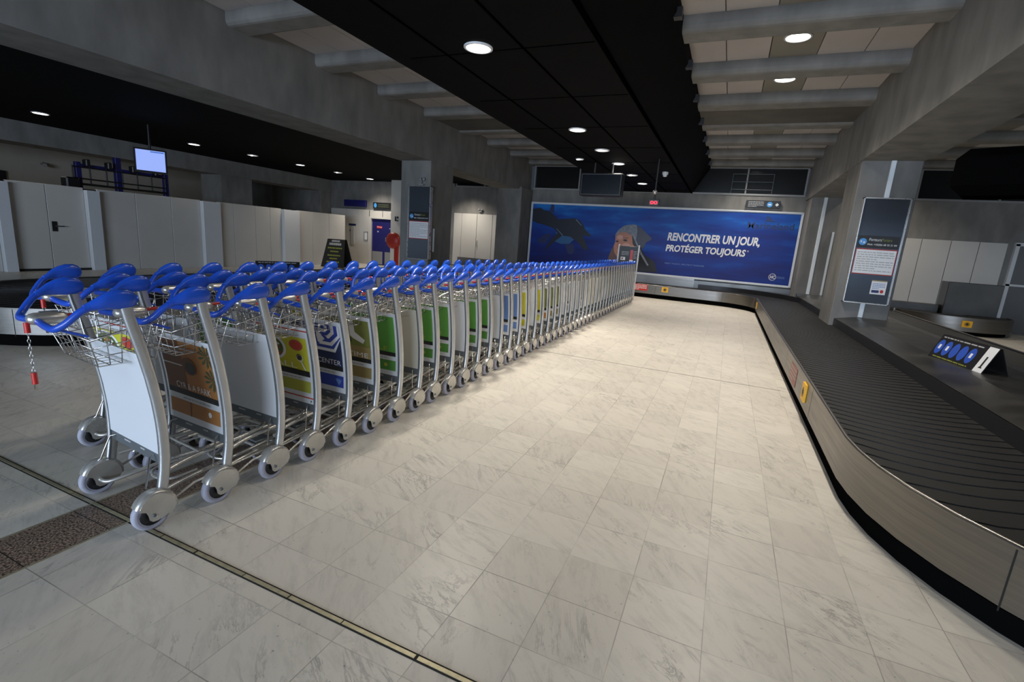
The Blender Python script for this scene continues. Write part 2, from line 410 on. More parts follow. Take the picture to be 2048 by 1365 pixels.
# black suspended ceiling box with sloping sides
prof = [(-3.62, 3.25), (-1.35, 3.25), (-.92, 4.0), (-.92, 4.27), (-3.6, 4.27), (-3.5, 4.0)]
m = MB(); m.prism(prof, -10.5, YW-.02, black_ceiling, lambda a, b, h: (a, h, b))
groove = new_mat('black_joint', (.001, .001, .001), .9, spec=.0)
for x in (-2.95, -2.1): m.box(x-.012, x+.012, -10.4, YW-.1, 3.244, 3.251, groove)
m.box(-1.37, -1.33, -10.4, YW-.1, 3.235, 3.26, groove)
for i in range(16): y = -8+i*1.585; m.box(-3.4, -1.4, y-.006, y+.006, 3.246, 3.251, groove)
for i in range(14): y = -5+i*1.585; m.box(-.96, -.86, y-.05, y+.05, 3.95, 4.05, black)
struct(m.build('ceiling_soffit_black'))

# expansion joint in brass, across the floor
m = MB(); m.box(-20.9, .7, 1.185, 1.215, -.01, .0015, joint_black)
x = -20.9
while x < .7:
    L_ = random.uniform(.22, .34); m.box(x, min(x+L_, .7), 1.192, 1.208, 0, .003, brass); x += L_ + random.uniform(.004, .012)
for xx in (-2.72, -2.412): m.box(xx-.004, xx+.004, -4, 5.1, -.005, .002, brass)
m.box(-10, .75, 6.018, 6.026, -.005, .0012, joint_black)
struct(m.build('trim_90'))

# white wall panels on the far wall
def wall_panels(name, xs, z0, z1, y=YW, handle=None, mat=white_panel):
    m = MB()
    for a, b in zip(xs[:-1], xs[1:]): m.box(a+.006, b-.006, y-.05, y+.01, z0, z1, mat, .004)
    m.box(xs[0], xs[-1], y-.03, y-.005, z0+.01, z1-.01, joint_black)
    o = struct(m.build(name))
    if handle:
        h = MB(); h.tube([(handle, y-.055, 1.12), (handle, y-.10, 1.12), (handle, y-.10, 1.32), (handle, y-.055, 1.32)], .012, chrome); h.build('door_handle', o)
    return o
wall_panels('door_1', [-9.8, -9.45, -8.8, -8.15, -7.56], .0, 2.28, handle=-8.75)
wall_panels('door_2', [-15.9, -15.06, -14.40, -13.86], 0, 2.22)
wall_panels('wall_panels_right', [2.64, 3.3, 4.0, 4.62, 5.24, 5.82, 6.38], .0, 2.25)
m = MB(); m.box(-13.82, -12.40, YW-.05, YW+.01, 1.95, 2.22, white_panel); m.box(-13.17, -13.15, YW-.055, YW, 1.96, 2.21, joint_black)
m.box(-13.82, -13.70, YW-.10, YW+.01, 0, 1.95, white_panel); m.box(-12.50, -12.40, YW-.10, YW+.01, 0, 1.95, white_panel); m.box(-13.7, -12.5, YW-.1, YW+.01, 1.88, 1.95, white_panel)
struct(m.build('door_frame_blue'))
m = MB(); m.box(-13.69, -12.51, YW-.04, YW-.003, .02, 1.87, blue_deep); m.box(-13.66, -13.14, YW-.052, YW-.04, .04, .56, frame_grey)
m.box(-13.02, -12.54, YW-.052, YW-.04, .04, .56, frame_grey)
fl = Flat(m, lambda u, v, l: (u, YW-.042-.002*l, v)); fl.rect(-13.45, 1.50, -13.17, 1.60, red); fl.text('Stop', -13.43, 1.515, -13.19, 1.59, white, 2)
fl.rect(-13.42, 1.34, -13.35, 1.40, grey_print); fl.rect(-12.82, 1.5, -12.62, 1.53, grey_print)
o = struct(m.build('door_3')); h = MB(); h.tube([(-12.95, YW-.05, 1.0), (-12.95, YW-.10, 1.0), (-12.95, YW-.1, 1.15)], .011, chrome); h.build('door_handle', o)
# small fittings on the white doors left of the blue one
m = MB(); m.box(-14.91, -14.54, YW-.062, YW-.051, 1.54, 1.62, navy); tag(m.build('door_sign'), 'small blue strip sign on the white door left of the blue door', 'sign')
m = MB(); m.box(-14.82, -14.62, YW-.075, YW-.051, .75, 1.5, grey_print, .01); m.box(-14.86, -14.82, YW-.07, YW-.051, 1.30, 1.38, black); tag(m.build('push_plate'), 'tall grey plate on the white door below the small blue strip sign', 'door plate')
m = MB()
for a, b, c, d in ((-14.10, -13.9, 1.30, 1.33), (-14.10, -13.9, .97, 1.0), (-14.10, -14.07, .97, 1.33), (-13.93, -13.9, .97, 1.33)): m.box(a, b, YW-.07, YW-.051, c, d, frame_grey)
m.box(-14.08, -13.92, YW-.06, YW-.051, .99, 1.31, white)
tag(m.build('notice_frame'), 'small framed notice beside the blue door', 'notice')

# ================================================================ PARTITION on the left
pt = thing('partition_wall', 'long white laminate partition with door and projecting posts behind the left carousel', 'partition', (-14, 0, 0))
PH = 1.90
ys = [-6, -4.4, -2.8, -1.2, .4, 2.0, 3.6, 5.1]
def pan(y0, y1, h=PH, name='panel', dx=0, mat=white_panel, gap=.006):
    o = MB().box(-.03+dx, .03+dx, y0+gap, y1-gap, 0.0, h, mat, .004).build(name, pt); return o
for a, b in zip(ys[:-1], ys[1:]): pan(a, b)
for a, b in ((5.3, 5.95), (6.92, 7.75), (7.75, 8.62), (8.62, 9.42), (9.95, 10.45), (10.45, 11.2), (11.2, 11.75), (11.75, 12.2), (12.85, 13.55), (13.55, 14.35), (14.35, 15.2)): pan(a, b)
dr = pan(5.95, 6.66, name='door'); h = MB(); h.tube([(.03, 6.05, 1.0), (.09, 6.05, 1.0), (.09, 6.2, 1.0)], .012, black); h.box(.03, .045, 6.0, 6.09, .88, 1.1, black); h.build('door_handle', dr)
for a, b, hh in ((5.1, 5.3, 1.86), (6.66, 6.92, 1.85), (9.42, 9.95, 1.88), (12.2, 12.85, 1.88)):
    MB().box(-.03, .16, a, b, 0, hh, white_sheet, .006).build('post', pt)
m = MB()
for a, b in ((-6, 15.2),): m.box(-.012, .012, a, b, .0, PH-.02, joint_black)
m.build('core', pt)
MB().box(.03, .05, 5.3, 6.66, 0, .05, joint_black).build('skirting', pt)

# steel equipment frame and blue posts behind the partition
rk = thing('equipment_gantry', 'black tubular gantry with blue posts rising behind the white partition', 'gantry', (-16, 0, 0))
for y in (7.55, 9.75): MB().box(-.06, .06, y-.06, y+.06, 0, 2.62, blue_deep, .01).build('post', rk)
MB().box(-.07, .07, 8.48-.07, 8.48+.07, 0, 3.0, blue_deep, .01).build('post', rk)
MB().box(-.05, .05, 7.55, 9.75, 2.50, 2.58, blue_deep).build('beam', rk)
m = MB(); m.tube([(0.08, 7.4, 2.49), (.08, 9.7, 2.49)], .02, black); m.tube([(0.08, 7.4, 2.20), (.08, 9.7, 2.20)], .02, black); m.tube([(0.08, 7.4, 2.06), (.08, 9.7, 2.06)], .03, black)
for i in range(7): y = 7.4+i*.383; m.tube([(.08, y, 2.06), (.08, y, 2.52)], .018, black)
m.build('rail_frame', rk)
for i, y in enumerate((7.7, 8.2, 8.8, 9.4)): MB().box(.02, .22, y-.05, y+.05, 2.52, 2.70, black, .02).build('camera_unit', rk)
MB().box(.0, .3, 7.15, 7.45, 1.9, 2.2, black, .03).build('control_box', rk)
m = MB(); m.box(-20.98, -20.9, 7.0, 8.0, 2.05, 2.4, black, .01); tag(m.build('wall_vent'), 'dark rectangular vent on the cream wall above the partition at far left', 'vent')
m = MB(); m.box(-21, -20.85, 8.9, 8.96, 2.72, 2.78, frame_grey); m.cyl((-20.85, 8.93, 2.75), (-20.6, 8.85, 2.7), .06, frame_grey, 10); tag(m.build('surveillance_camera'), 'small grey camera on the cream wall above the partition', 'camera')

# ================================================================ CAROUSELS
def arclen_offset(path, d, closed=False):
    out = []; n = len(path)
    for i in range(n):
        a = Vector(path[max(i-1, 0)]); b = Vector(path[min(i+1, n-1)]); t = (b-a).normalized()
        out.append((path[i][0] + t.y*d, path[i][1] - t.x*d))      # right-hand side of travel
    return out
def resample(path, step):
    P = [Vector(p) for p in path]; out = [tuple(P[0])]; acc = 0
    for a, b in zip(P[:-1], P[1:]):
        L = (b-a).length; n = max(1, int(round(L/step)))
        for k in range(1, n+1): out.append(tuple(a.lerp(b, k/n)))
    return out
def ribbon(mb, A, zA, B, zB, m, smooth=False):
    vs = []
    for a, b in zip(A, B): vs += [(a[0], a[1], zA), (b[0], b[1], zB)]
    fs = [(2*i, 2*i+2, 2*i+3, 2*i+1) for i in range(len(A)-1)]
    mb.add(vs, fs, m, smooth)
def wall_strip(mb, A, z0, z1, m, th=.02):
    B = arclen_offset(A, -th)
    ribbon(mb, A, z0, A, z1, m, True); ribbon(mb, A, z1, B, z1, m); ribbon(mb, B, z1, B, z0, m, True)
def carousel(center, label, bumper_from=-99, hw=.5):
    t = thing('baggage_carousel', label, 'baggage carousel', (0, 0, 0))
    cp = resample(center, .12); Out = arclen_offset(cp, hw+.03); In = arclen_offset(cp, -hw)
    m = MB(); pl = arclen_offset(cp, hw-.005); ribbon(m, pl, 0, pl, .12, plinth_m, True); ribbon(m, pl, .12, Out, .12, plinth_m)
    pi_ = arclen_offset(cp, -hw-.02); ribbon(m, pi_, .0, pi_, .3, plinth_m, True); m.build('plinth', t)
    m = MB(); wall_strip(m, Out, .125, .395, steel, .03)
    # rounded lip on the upper edge
    m.tube([(a[0], a[1], .393) for a in arclen_offset(cp, hw+.018)], .014, steel, 8)
    d = 0
    for i in range(1, len(cp)):
        d += (Vector(cp[i])-Vector(cp[i-1])).length
        if d > 1.9:
            d = 0; tn = (Vector(cp[i])-Vector(cp[i-1])).normalized(); p = Vector(Out[i]); nrm = Vector((tn.y, -tn.x))
            a = p + nrm*.0012 - tn*.003; b = p + nrm*.0012 + tn*.003
            m.add([(a.x, a.y, .105), (b.x, b.y, .105), (b.x, b.y, .385), (a.x, a.y, .385)], [(0, 1, 2, 3)], joint_black)
    m.build('side_panel', t)
    # belt of overlapping crescent plates: each plate's trailing edge sits a little lower
    bs = resample(center, .06); bi, bo = arclen_offset(bs, -hw+.005), arclen_offset(bs, hw)
    m = MB(); K = 8; rows = []
    step = 0; acc = 0; L = [0]
    for i in range(1, len(bs)): L.append(L[-1] + (Vector(bs[i])-Vector(bs[i-1])).length)
    tot = L[-1]
    def at(s):
        s = max(0, min(tot-1e-5, s)); lo, hi = 0, len(L)-1
        while hi-lo > 1:
            md = (lo+hi)//2
            if L[md] <= s: lo = md
            else: hi = md
        f = (s-L[lo])/(L[hi]-L[lo]); return tuple(bo[lo][k]*(1-f)+bo[hi][k]*f for k in (0, 1)), tuple(bi[lo][k]*(1-f)+bi[hi][k]*f for k in (0, 1))
    np_ = int(tot/.122); vs = []; fs = []
    def row(s, z):
        r = []
        for k in range(K+1):
            q = k/K; bend = .11*(1-(2*q-1)**2) + .06*(1-q)*0
            o_, i_ = at(s+bend); r.append((o_[0]*(1-q)+i_[0]*q, o_[1]*(1-q)+i_[1]*q, z))
        return r
    for j in range(np_):
        s0 = j*tot/np_; o0 = len(vs); vs += row(s0, .3725) + row(s0+.018, .3765) + row(s0+tot/np_, .379)
        for q in range(2):
            for k in range(K): a = o0+q*(K+1)+k; fs.append((a, a+K+1, a+K+2, a+1))
        if j < np_-1:
            o1 = o0+2*(K+1); nx = o0+3*(K+1)
            for k in range(K): fs.append((o1+k, nx+k, nx+k+1, o1+k+1))
    m.add(vs, fs, rubber, False); m.build('belt', t)
    m = MB(); k0 = next((i for i, p in enumerate(cp) if p[0] > bumper_from), 0) if bumper_from > -50 else 0
    wall_strip(m, arclen_offset(cp, -hw+.012)[k0:], .33, .50, rubber2, .035); m.build('bumper', t)
    return t, cp
cR = [(-9.6, 15.86), (-6, 15.84), (-2.6, 15.82), (-.3, 15.68)] + arc(-.25, 14.1, 1.58, 88, 0, 16) + [(1.35, 13.4), (1.35, 3.45)] + arc(2.42, 3.45, 1.07, 180, 360, 22)[1:] + [(3.49, 9), (3.49, 15.0)]
# the corner arc ends at x=1.33; straighten
cR = [(x if not (1.3 < x < 1.36) else 1.345, y) for x, y in cR]
car1, cp1 = carousel(cR, 'long grey baggage carousel with black ribbed belt along the right side and far wall', bumper_from=-.9)
# island plate between its two legs
m = MB()
isl = [(1.84, 15.3)] + [(1.84, 3.45)] + arc(2.42, 3.45, .58, 180, 360, 16)[1:] + [(3.0, 15.3)]
def plate(mb, poly, z, cz, cen, m, side=None):
    n = len(poly); mb.add([(a, b, z) for a, b in poly] + [(cen[0]+(a-cen[0])*.5, b+(0), cz) for a, b in poly], [(i, (i+1) % n, n+(i+1) % n, n+i) for i in range(n)] + [tuple(range(n, 2*n))], m)
plate(m, isl, .505, .56, (2.42, 0), steel_top)
m.box(-9.5, -.9, 16.335, 16.355, .30, .655, steel); m.box(-.9, 1.84, 16.355, 16.37, .30, .60, steel_top)
m.box(1.84, 3.0, 15.3, 15.48, .45, .55, steel_top)
for y in (4.9, 7.3, 9.7): m.box(1.836, 1.845, y-.004, y+.004, .38, .50, steel)
m.build('island_plate', car1)
def sticker(parent, name, p, nrm, w, h, zc, mats, lab=None, kind='stop'):
    """small plate fixed on a vertical steel face"""
    n = Vector((nrm[0], nrm[1], 0)).normalized(); t = Vector((-n.y, n.x, 0)); m = MB()
    P = lambda u, v, l: tuple(Vector((p[0], p[1], zc)) + t*u + Vector((0, 0, v)) + n*l)
    if kind == 'stop':
        m.prism([(-w/2, -h/2), (w/2, -h/2), (w/2, h/2), (-w/2, h/2)], 0, .018, mats[0], P)
        Flat(m, lambda u, v, l: P(u, v, .018+.001*l)).disc(0, 0, w*.16, w*.16, mats[1], 1)
        Flat(m, lambda u, v, l: P(u, v, .018+.001*l)).disc(0, 0, w*.26, w*.26, mats[1], 1, r0=.8)
    else:
        m.prism([(-w/2, -h/2), (w/2, -h/2), (w/2, h/2), (-w/2, h/2)], 0, .002, mats[0], P)
        f = Flat(m, lambda u, v, l: P(u, v, .002+.0006*l)); f.lines(-w*.45, -h*.42, w*.45, h*.42, 4, mats[1], 1, seed=3, fill=.5)
    return m.build(name, parent, lab)
faded_red = new_mat('faded_red_vinyl', (.30, .11, .09), .5)
faded_w = new_mat('faded_pale_vinyl', (.42, .33, .29), .5)
XF = 1.345-.53
sticker(car1, 'stop_button', (XF-.002, 4.98), (-1, 0), .17, .16, .275, (yellow, blackp), 'yellow stop button box')
sticker(car1, 'warning_label', (XF-.002, 5.85), (-1, 0), .5, .19, .25, (faded_red, faded_w), 'faded red warning label', 'w')
sticker(car1, 'stop_button', (XF-.002, 13.6), (-1, 0), .17, .15, .27, (yellow, blackp), 'yellow stop button box')
sticker(car1, 'stop_button', (-1.62, 15.215), (.0, -1), .19, .15, .30, (yellow, blackp), 'yellow stop button box')
sticker(car1, 'warning_label', (-2.42, 15.262), (0, -1), .55, .19, .30, (red, white), 'red warning label with white lettering', 'w')

cL = [(-8.47, 15.0), (-8.47, 9.0), (-8.47, 3.75)] + arc(-7.4, 3.75, 1.07, 180, 360, 22)[1:] + [(-6.33, 9), (-6.33, 14.2)]
car2, cp2 = carousel(cL, 'second baggage carousel with black belt and steel side behind the trolleys at left')
m = MB(); isl = [(-7.98, 14.6), (-7.98, 3.75)] + arc(-7.4, 3.75, .58, 180, 360, 16)[1:] + [(-6.82, 14.6)]
n_ = len(isl); m.add([(a, b, .505) for a, b in isl], [tuple(range(n_))], steel_top); m.build('island_plate', car2)

# far right carousel end and its steel back box
cF = [(4.35, 16.0)] + arc(5.35, 15.85, .85, 185, 355, 18) + [(6.22, 16.0)]
t3 = thing('baggage_carousel', 'distant steel carousel end with yellow stop button beyond the right concrete column', 'baggage carousel')
m = MB(); ro = arclen_offset(resample(cF, .1), .35); wall_strip(m, ro, .09, .42, steel, .03); m.build('side_panel', t3)
m = MB(); rp = arclen_offset(resample(cF, .1), .27); ribbon(m, rp, 0, rp, .1, plinth_m, True); m.build('plinth', t3)
m = MB(); ri = arclen_offset(resample(cF, .1), -.45); ribbon(m, ro, .40, ri, .40, rubber); m.build('belt', t3)
sticker(t3, 'stop_button', (5.33, 14.645), (0, -1), .19, .15, .27, (yellow, blackp), 'yellow stop button box')
m = MB(); m.box(5.24, 6.34, 15.95, 16.42, .0, 1.2, steel_top, .01)  # made-up box in place of the steel island and its odd reflection
o = tag(m.build('island_stand_in'), 'tall dull steel box standing in for the distant carousel island and its reflection at right', 'carousel island')
m = MB(); m.box(3.2, 5.2, 16.1, 16.42, 0, .58, steel_top, .01); tag(m.build('steel_ledge'), 'low steel ledge against the white wall panels behind the right column', 'ledge')
# glazed door frame far right
m = MB()
for x in (6.55, 7.6, 8.6): m.box(x-.04, x+.04, YW-.10, YW+.0, 0, 2.25, white_sheet)
m.box(6.5, 8.65, YW-.1, YW, 2.2, 2.28, white_sheet); m.box(6.5, 8.65, YW-.1, YW, 1.2, 1.25, white_sheet)
struct(m.build('door_4')); 
m = MB(); m.box(6.56, 8.6, YW-.06, YW-.02, .02, 2.2, new_mat('grey_door_glass', (.10, .10, .10), .15)); struct(m.build('window_5'))

# ================================================================ LAMPS
def spot(loc, power, col=(1, .915, .80), size=128, blend=1., rad=.12):
    l = bpy.data.lights.new('lamp_light', 'SPOT'); l.energy = power; l.color = col; l.spot_size = math.radians(size); l.spot_blend = blend
    l.shadow_soft_size = rad; o = bpy.data.objects.new('lamp_light', l); C.objects.link(o); o.location = loc; return o
def downlight(x, y, z, label, grp, on=True, power=60, r=.12, ring=None):
    t = thing('ceiling_downlight', label, 'ceiling light', (x, y, z), 0, grp)
    m = MB(); m.lathe([(r+.022, .0), (r+.022, -.012), (r, -.016), (r, 0.0)], ring or white_sheet, n=28); m.build('trim_ring', t)
    m = MB(); m.lathe([(r, -.004), (.0001, -.004)], lamp_on if on else lamp_dim, n=28); d = m.build('diffuser', t)
    if on and power:
        spot((x, y, z-.03), power)
    if not on:
        b = MB(); b.lathe([(.03, -.005), (.03, -.02), (.001, -.024)], lamp_on, n=12, origin=(-.04, 0, 0)); b.build('bulb', t)
    return t
PW = 330
words = ['nearest', 'second', 'third', 'fourth', 'fifth', 'sixth', 'seventh', 'eighth']
for i, (y, on, pw) in enumerate([(4.56, 1, PW*1.2), (7.97, 1, PW*1.7), (9.64, 0, 0), (11.15, 1, PW*1.2), (12.82, 0, 0), (14.4, 1, PW)]):
    downlight(-2.53, y, 3.248, '%s round downlight from the front in the central black ceiling, %s' % (words[i], 'lit' if on else 'dim'), 'downlights in the black ceiling', bool(on), pw)
downlight(-2.53, 2.92, 3.248, 'round downlight in the black ceiling above the near end of the trolleys', 'downlights in the black ceiling', True, PW*.15)
downlight(-3.25, 10.6, 3.248, 'small faint downlight in the black ceiling left of the hanging screen', 'downlights in the black ceiling', False, 0, .07)
for i, y in enumerate((7.55, 9.15, 12.32, 13.9, 15.5)):
    downlight(.38, y, 4.198, '%s round lamp from the front between the concrete ribs at right' % words[i], 'lamps between the ribs', True, PW*.95, .14)
for i, (y, p) in enumerate(((5.97, .85), (4.38, .95), (2.8, .35))): downlight(.38, y, 4.198, 'round lamp between the concrete ribs at right, %s of those above the frame' % words[i], 'lamps between the ribs', True, PW*p, .14)
for i, (x, y, on, pw) in enumerate([(-13.9, 6.0, 1, PW*.05), (-13.75, 9.2, 1, PW*.07), (-13.5, 10.8, 0, 0), (-13.4, 12.5, 1, PW*.4), (-13.3, 14.1, 0, 0), (-13.2, 15.7, 1, PW*.9)]):
    downlight(x, y, 3.358, '%s round lamp from the left in the black ceiling over the white partition' % words[i], 'lamps over the partition', bool(on), pw, .13)
# unseen bare spots behind the beams, without fixtures, washing the walls
for x, y, z, p in ((-9.0, 15.6, 3.3, PW*.8), (-8.9, 13, 3.3, PW*.4), (3.6, 15.2, 4.15, PW*.7), (5.0, 12.3, 4.15, PW*.7), (-18.5, 9, 3.3, PW*.12)): spot((x, y, z), p)
downlight(-17.9, 7.0, 3.358, 'round lamp in the black ceiling above the cream wall at far left', 'lamps over the partition', True, PW*.08, .13)
downlight(-18.2, 10.1, 3.358, 'round lamp in the black ceiling above the black gantry', 'lamps over the partition', True, PW*.10, .13)

# ================================================================ TROLLEYS
PY = [(.10, .050), (.16, .058), (.25, .074), (.34, .081), (.467, .080), (.594, .069), (.72, .050), (.84, .026), (.96, -.002), (1.05, -.022)]
def post_y(z):
    for (a, b), (c, d) in zip(PY[:-1], PY[1:]):
        if z <= c: return b + (d-b)*(z-a)/(c-a)
    return PY[-1][1]
def smooth_path(pts, n=6):
    P = [Vector(p) for p in pts]; out = []
    for i in range(len(P)-1):
        p0, p1, p2, p3 = P[max(i-1, 0)], P[i], P[i+1], P[min(i+2, len(P)-1)]
        for k in range(n):
            t = k/n; out.append(.5*((2*p1) + (-p0+p2)*t + (2*p0-5*p1+4*p2-p3)*t*t + (-p0+3*p1-3*p2+p3)*t**3))
    out.append(P[-1]); return out
def post_mb(sx):
    m = MB(); x = sx*.258
    zs = [.155+i*(1.06-.155)/16 for i in range(17)]
    path = [(x, post_y(z), z) for z in zs]
    rr = [(.0145*math.copysign(abs(math.cos(q))**.7, math.cos(q)), .0225*math.copysign(abs(math.sin(q))**.8, math.sin(q))) for q in [2*PI*k/14 for k in range(14)]]
    m.sweep(path, rr, satin, up=(1, 0, 0))
    # slot on the user side
    m.sweep([(x-sx*.0155, post_y(z)-.014, z) for z in zs], [(.003, .004), (.003, -.004), (-.003, -.004), (-.003, .004)], rail_grey, up=(1, 0, 0), smooth=False)
    return m
def grip_mb(sx):
    """paddle-shaped moulded grip on top of a post"""
    m = MB(); cx = sx*.256
    st = [(-.158, 1.046, .015, .016), (-.140, 1.055, .016, .018), (-.115, 1.067, .020, .026), (-.085, 1.076, .024, .035), (-.05, 1.081, .027, .0425), (-.018, 1.080, .027, .0425), (.003, 1.077, .024, .036), (.017, 1.073, .017, .023), (.023, 1.071, .005, .007)]
    n = 14; vs = []; fs = []
    for (y, z, a, b) in st:
        x = cx + (-sx*.012 if y < -.12 else 0)
        for i in range(n):
            t = 2*PI*i/n; c, d = math.cos(t), math.sin(t)
            vs.append((x + a*math.copysign(abs(c)**.8, c), y + d*b*.12, z + b*math.copysign(abs(d)**.85, d)))
    for j in range(len(st)-1):
        for i in range(n): k = (i+1) % n; fs.append((j*n+i, j*n+k, (j+1)*n+k, (j+1)*n+i))
    m.add(vs, fs, blue, True); m.add(vs[:n], [tuple(range(n))], blue); m.add(vs[-n:], [tuple(range(n))], blue)
    return m
def handle_mb():
    m = MB()
    for sx in (-1, 1):
        p = smooth_path([(sx*.25, -.125, 1.058), (sx*.24, -.165, 1.035), (sx*.215, -.21, .985), (sx*.18, -.232, .964), (sx*.12, -.238, .966), (sx*.03, -.232, .972)], 5)
        m.tube(p, .0145, blue_tube, 10)
        m.tube([(sx*.19, -.222, .962), (sx*.20, -.135, .925)], .0055, blue_tube, 6)
    return m
def link_chain(m, pts, mat):
    """oval links along a polyline of points about 14 mm apart"""
    for i in range(len(pts)-1):
        a, b = Vector(pts[i]), Vector(pts[i+1]); t = (b-a); L = t.length*.66; t.normalize(); c = (a+b)/2
        s_ = Vector((1, 0, 0)) if i % 2 else Vector((0, 1, 0)) if abs(t.y) < .8 else Vector((0, 0, 1)); s_ = (s_ - t*s_.dot(t)).normalized()
        m.tube([c + t*(L*math.cos(q)) + s_*(.0048*math.sin(q)) for q in [2*PI*k/8 for k in range(8)]], .0013, mat, 4, closed=True)
def lock_mb():
    m = MB(); prof = [(.001, -.262), (.016, -.260), (.026, -.25), (.030, -.235), (.031, -.19), (.029, -.15), (.022, -.135), (.001, -.131)]
    n = 20; vs = []
    for r, y in prof:
        for i in range(n):
            t = 2*PI*i/n; vs.append((r*1.05*math.cos(t), y, .980 + r*.85*math.sin(t)))
    fs = [(j*n+i, j*n+(i+1) % n, (j+1)*n+(i+1) % n, (j+1)*n+i) for j in range(len(prof)-1) for i in range(n)]
    m.add(vs, fs, chrome, True); m.box(-.006, .006, -.22, -.16, 1.004, 1.010, rail_grey); return m
def basket_mb():
    m = MB(); r = .0025
    yt0, yt1, yb0, yb1, zt, zb = -.135, .15, -.10, .115, .905, .782
    ht, hb = .205, .165
    def zrim(y): return zt + max(0, (y+.135))*.30 if y < .05 else .96
    # fore-and-aft U wires
    for i in range(8):
        u = -1 + 2*i/7
        m.tube([(u*ht, yt0, zt), (u*hb, yb0, zb), (u*hb, yb1, zb), (u*ht, yt1, .955)], r, wire, 5)
    # cross U wires
    for i in range(6):
        f = i/5; yt = yt0+(yt1-yt0)*f; yb = yb0+(yb1-yb0)*f; z = zrim(yt)
        m.tube([(-ht, yt, z), (-hb, yb, zb), (hb, yb, zb), (ht, yt, z)], r, wire, 5)
    for h in (.36, .7):
        x = hb+(ht-hb)*h; ya = yb0+(yt0-yb0)*h; yb_ = yb1+(yt1-yb1)*h; z = zb+(zt-zb)*h; z2 = zb+(.955-zb)*h
        m.tube([(-x, ya, z), (x, ya, z), (x, yb_, z2), (-x, yb_, z2)], r, wire, 5, closed=True)
    rim = [(-.245, .01, .952), (-.215, -.06, .928), (-.205, -.13, zt), (.205, -.13, zt), (.215, -.06, .928), (.245, .01, .952)]
    m.tube(rim, .0042, wire, 8); m.tube([(.245, .01, .952), (ht, yt1, .962), (-ht, yt1, .962), (-.245, .01, .952)], .0035, wire, 6)
    m.tube([(-hb, yb0, zb), (hb, yb0, zb), (hb, yb1, zb), (-hb, yb1, zb)], .0026, wire, 6, closed=True)
    return m
def guard_mb(sx):
    """rounded steel mudguard: half shell with a side cheek that reaches down to the axle"""
    m = MB(); x = sx*.268; hw = .030; cy, cz = .018, .098
    angs = [math.radians(a) for a in range(160, -9, -8)]
    R = .092; prof = []
    for k in range(7):
        t = PI*k/6; prof.append((hw*math.copysign(abs(math.cos(t))**.6, math.cos(t)), .016*math.sin(t)**.7 if 0 < k < 6 else 0.))
    vs = []
    for a in angs:
        for dx, dr in prof:
            rr = R-.016+dr; vs.append((x+dx, cy+rr*math.cos(a)*1.0, cz+rr*math.sin(a)))
    K = 7; fs = [(i*K+k, i*K+k+1, (i+1)*K+k+1, (i+1)*K+k) for i in range(len(angs)-1) for k in range(K-1)]
    m.add(vs, fs, chrome, True)
    for side in (-1, 1):
        xx = x + side*hw; pts = [(cy+(R-.016)*math.cos(a), cz+(R-.016)*math.sin(a)) for a in angs]
        pts += [(cy+.066, .070), (.034, .050), (.012, .046), (-.006, .048), (-.018, .060), (-.022, .085), (-.030, .104), (-.055, .115)]
        m.prism(pts, xx-.0015, xx+.0015, chrome, lambda a, b, h: (h, a, b))
        m.lathe([(.001, 0), (.008, 0), (.008, .005), (.001, .006)] if side > 0 else [(.001, 0), (.008, 0), (.008, -.005), (.001, -.006)], rail_grey, origin=(xx+side*.0015, 0, .079), axis='x', n=10)
    return m
def wheel_mb(r=.079, w=.018):
    m = MB(); m.lathe([(r*.66, -w*.9), (r*.86, -w), (r*.97, -w*.72), (r, -w*.3), (r, w*.3), (r*.97, w*.72), (r*.86, w), (r*.66, w*.9)], tyre, axis='x', n=28)
    m.lathe([(.84*r, w*1.01), (.80*r, w*1.05), (.76*r, w*1.01)], tyre, axis='x', n=28); m.lathe([(.84*r, -w*1.01), (.80*r, -w*1.05), (.76*r, -w*1.01)], tyre, axis='x', n=28)
    return m
def wheel_hub_mb(r=.079, w=.018):
    m = MB(); m.lathe([(.001, -w*.7), (r*.3, -w*.7), (r*.67, -w*.95), (r*.67, w*.95), (r*.3, w*.7), (.001, w*.7)], black, axis='x', n=24)
    m.cyl((-.03, 0, 0), (.03, 0, 0), .006, rail_grey, 8); return m
def base_mb():
    m = MB()
    for s in (-1, 1):
        m.tube(smooth_path([(s*.236, .0, .085), (s*.19, .02, .082), (s*.15, .12, .105), (s*.13, .30, .125), (s*.085, .62, .135), (s*.05, .80, .15), (0, .845, .155)], 5), .0105, chrome, 8)
        m.tube([(s*.268, .11, .115), (s*.262, .20, .150), (s*.20, .72, .165), (s*.10, .82, .158)], .0065, chrome, 6)
        m.tube(smooth_path([(s*.20, .075, .215), (s*.165, .22, .235), (s*.15, .45, .25), (s*.13, .62, .262), (s*.07, .70, .268), (0, .715, .268)], 5), .0115, chrome, 8)
    m.tube([(-.150, .16, .205), (.150, .16, .205)], .009, chrome, 8)
    m.tube([(-.165, .30, .235), (.165, .30, .235)], .007, chrome, 6)
    m.tube(smooth_path([(-.10, .30, .235), (-.095, .48, .245), (-.06, .56, .25), (0, .575, .25), (.06, .56, .25), (.095, .48, .245), (.10, .30, .235)], 4), .009, chrome, 7)
    m.tube([(-.075, .64, .13), (.075, .64, .13)], .009, chrome, 8)
    m.tube(smooth_path([(-.09, .30, .125), (-.085, .18, .12), (0, .14, .118), (.085, .18, .12), (.09, .30, .125)], 5), .0075, chrome, 7)
    m.box(-.045, .045, .66, .76, .125, .145, rail_grey, .004)
    return m
def caster_mb():
    m = MB(); m.box(-.022, -.018, .675, .745, .045, .13, chrome); m.box(.018, .022, .675, .745, .045, .13, chrome); m.box(-.022, .022, .675, .745, .118, .13, chrome); return m
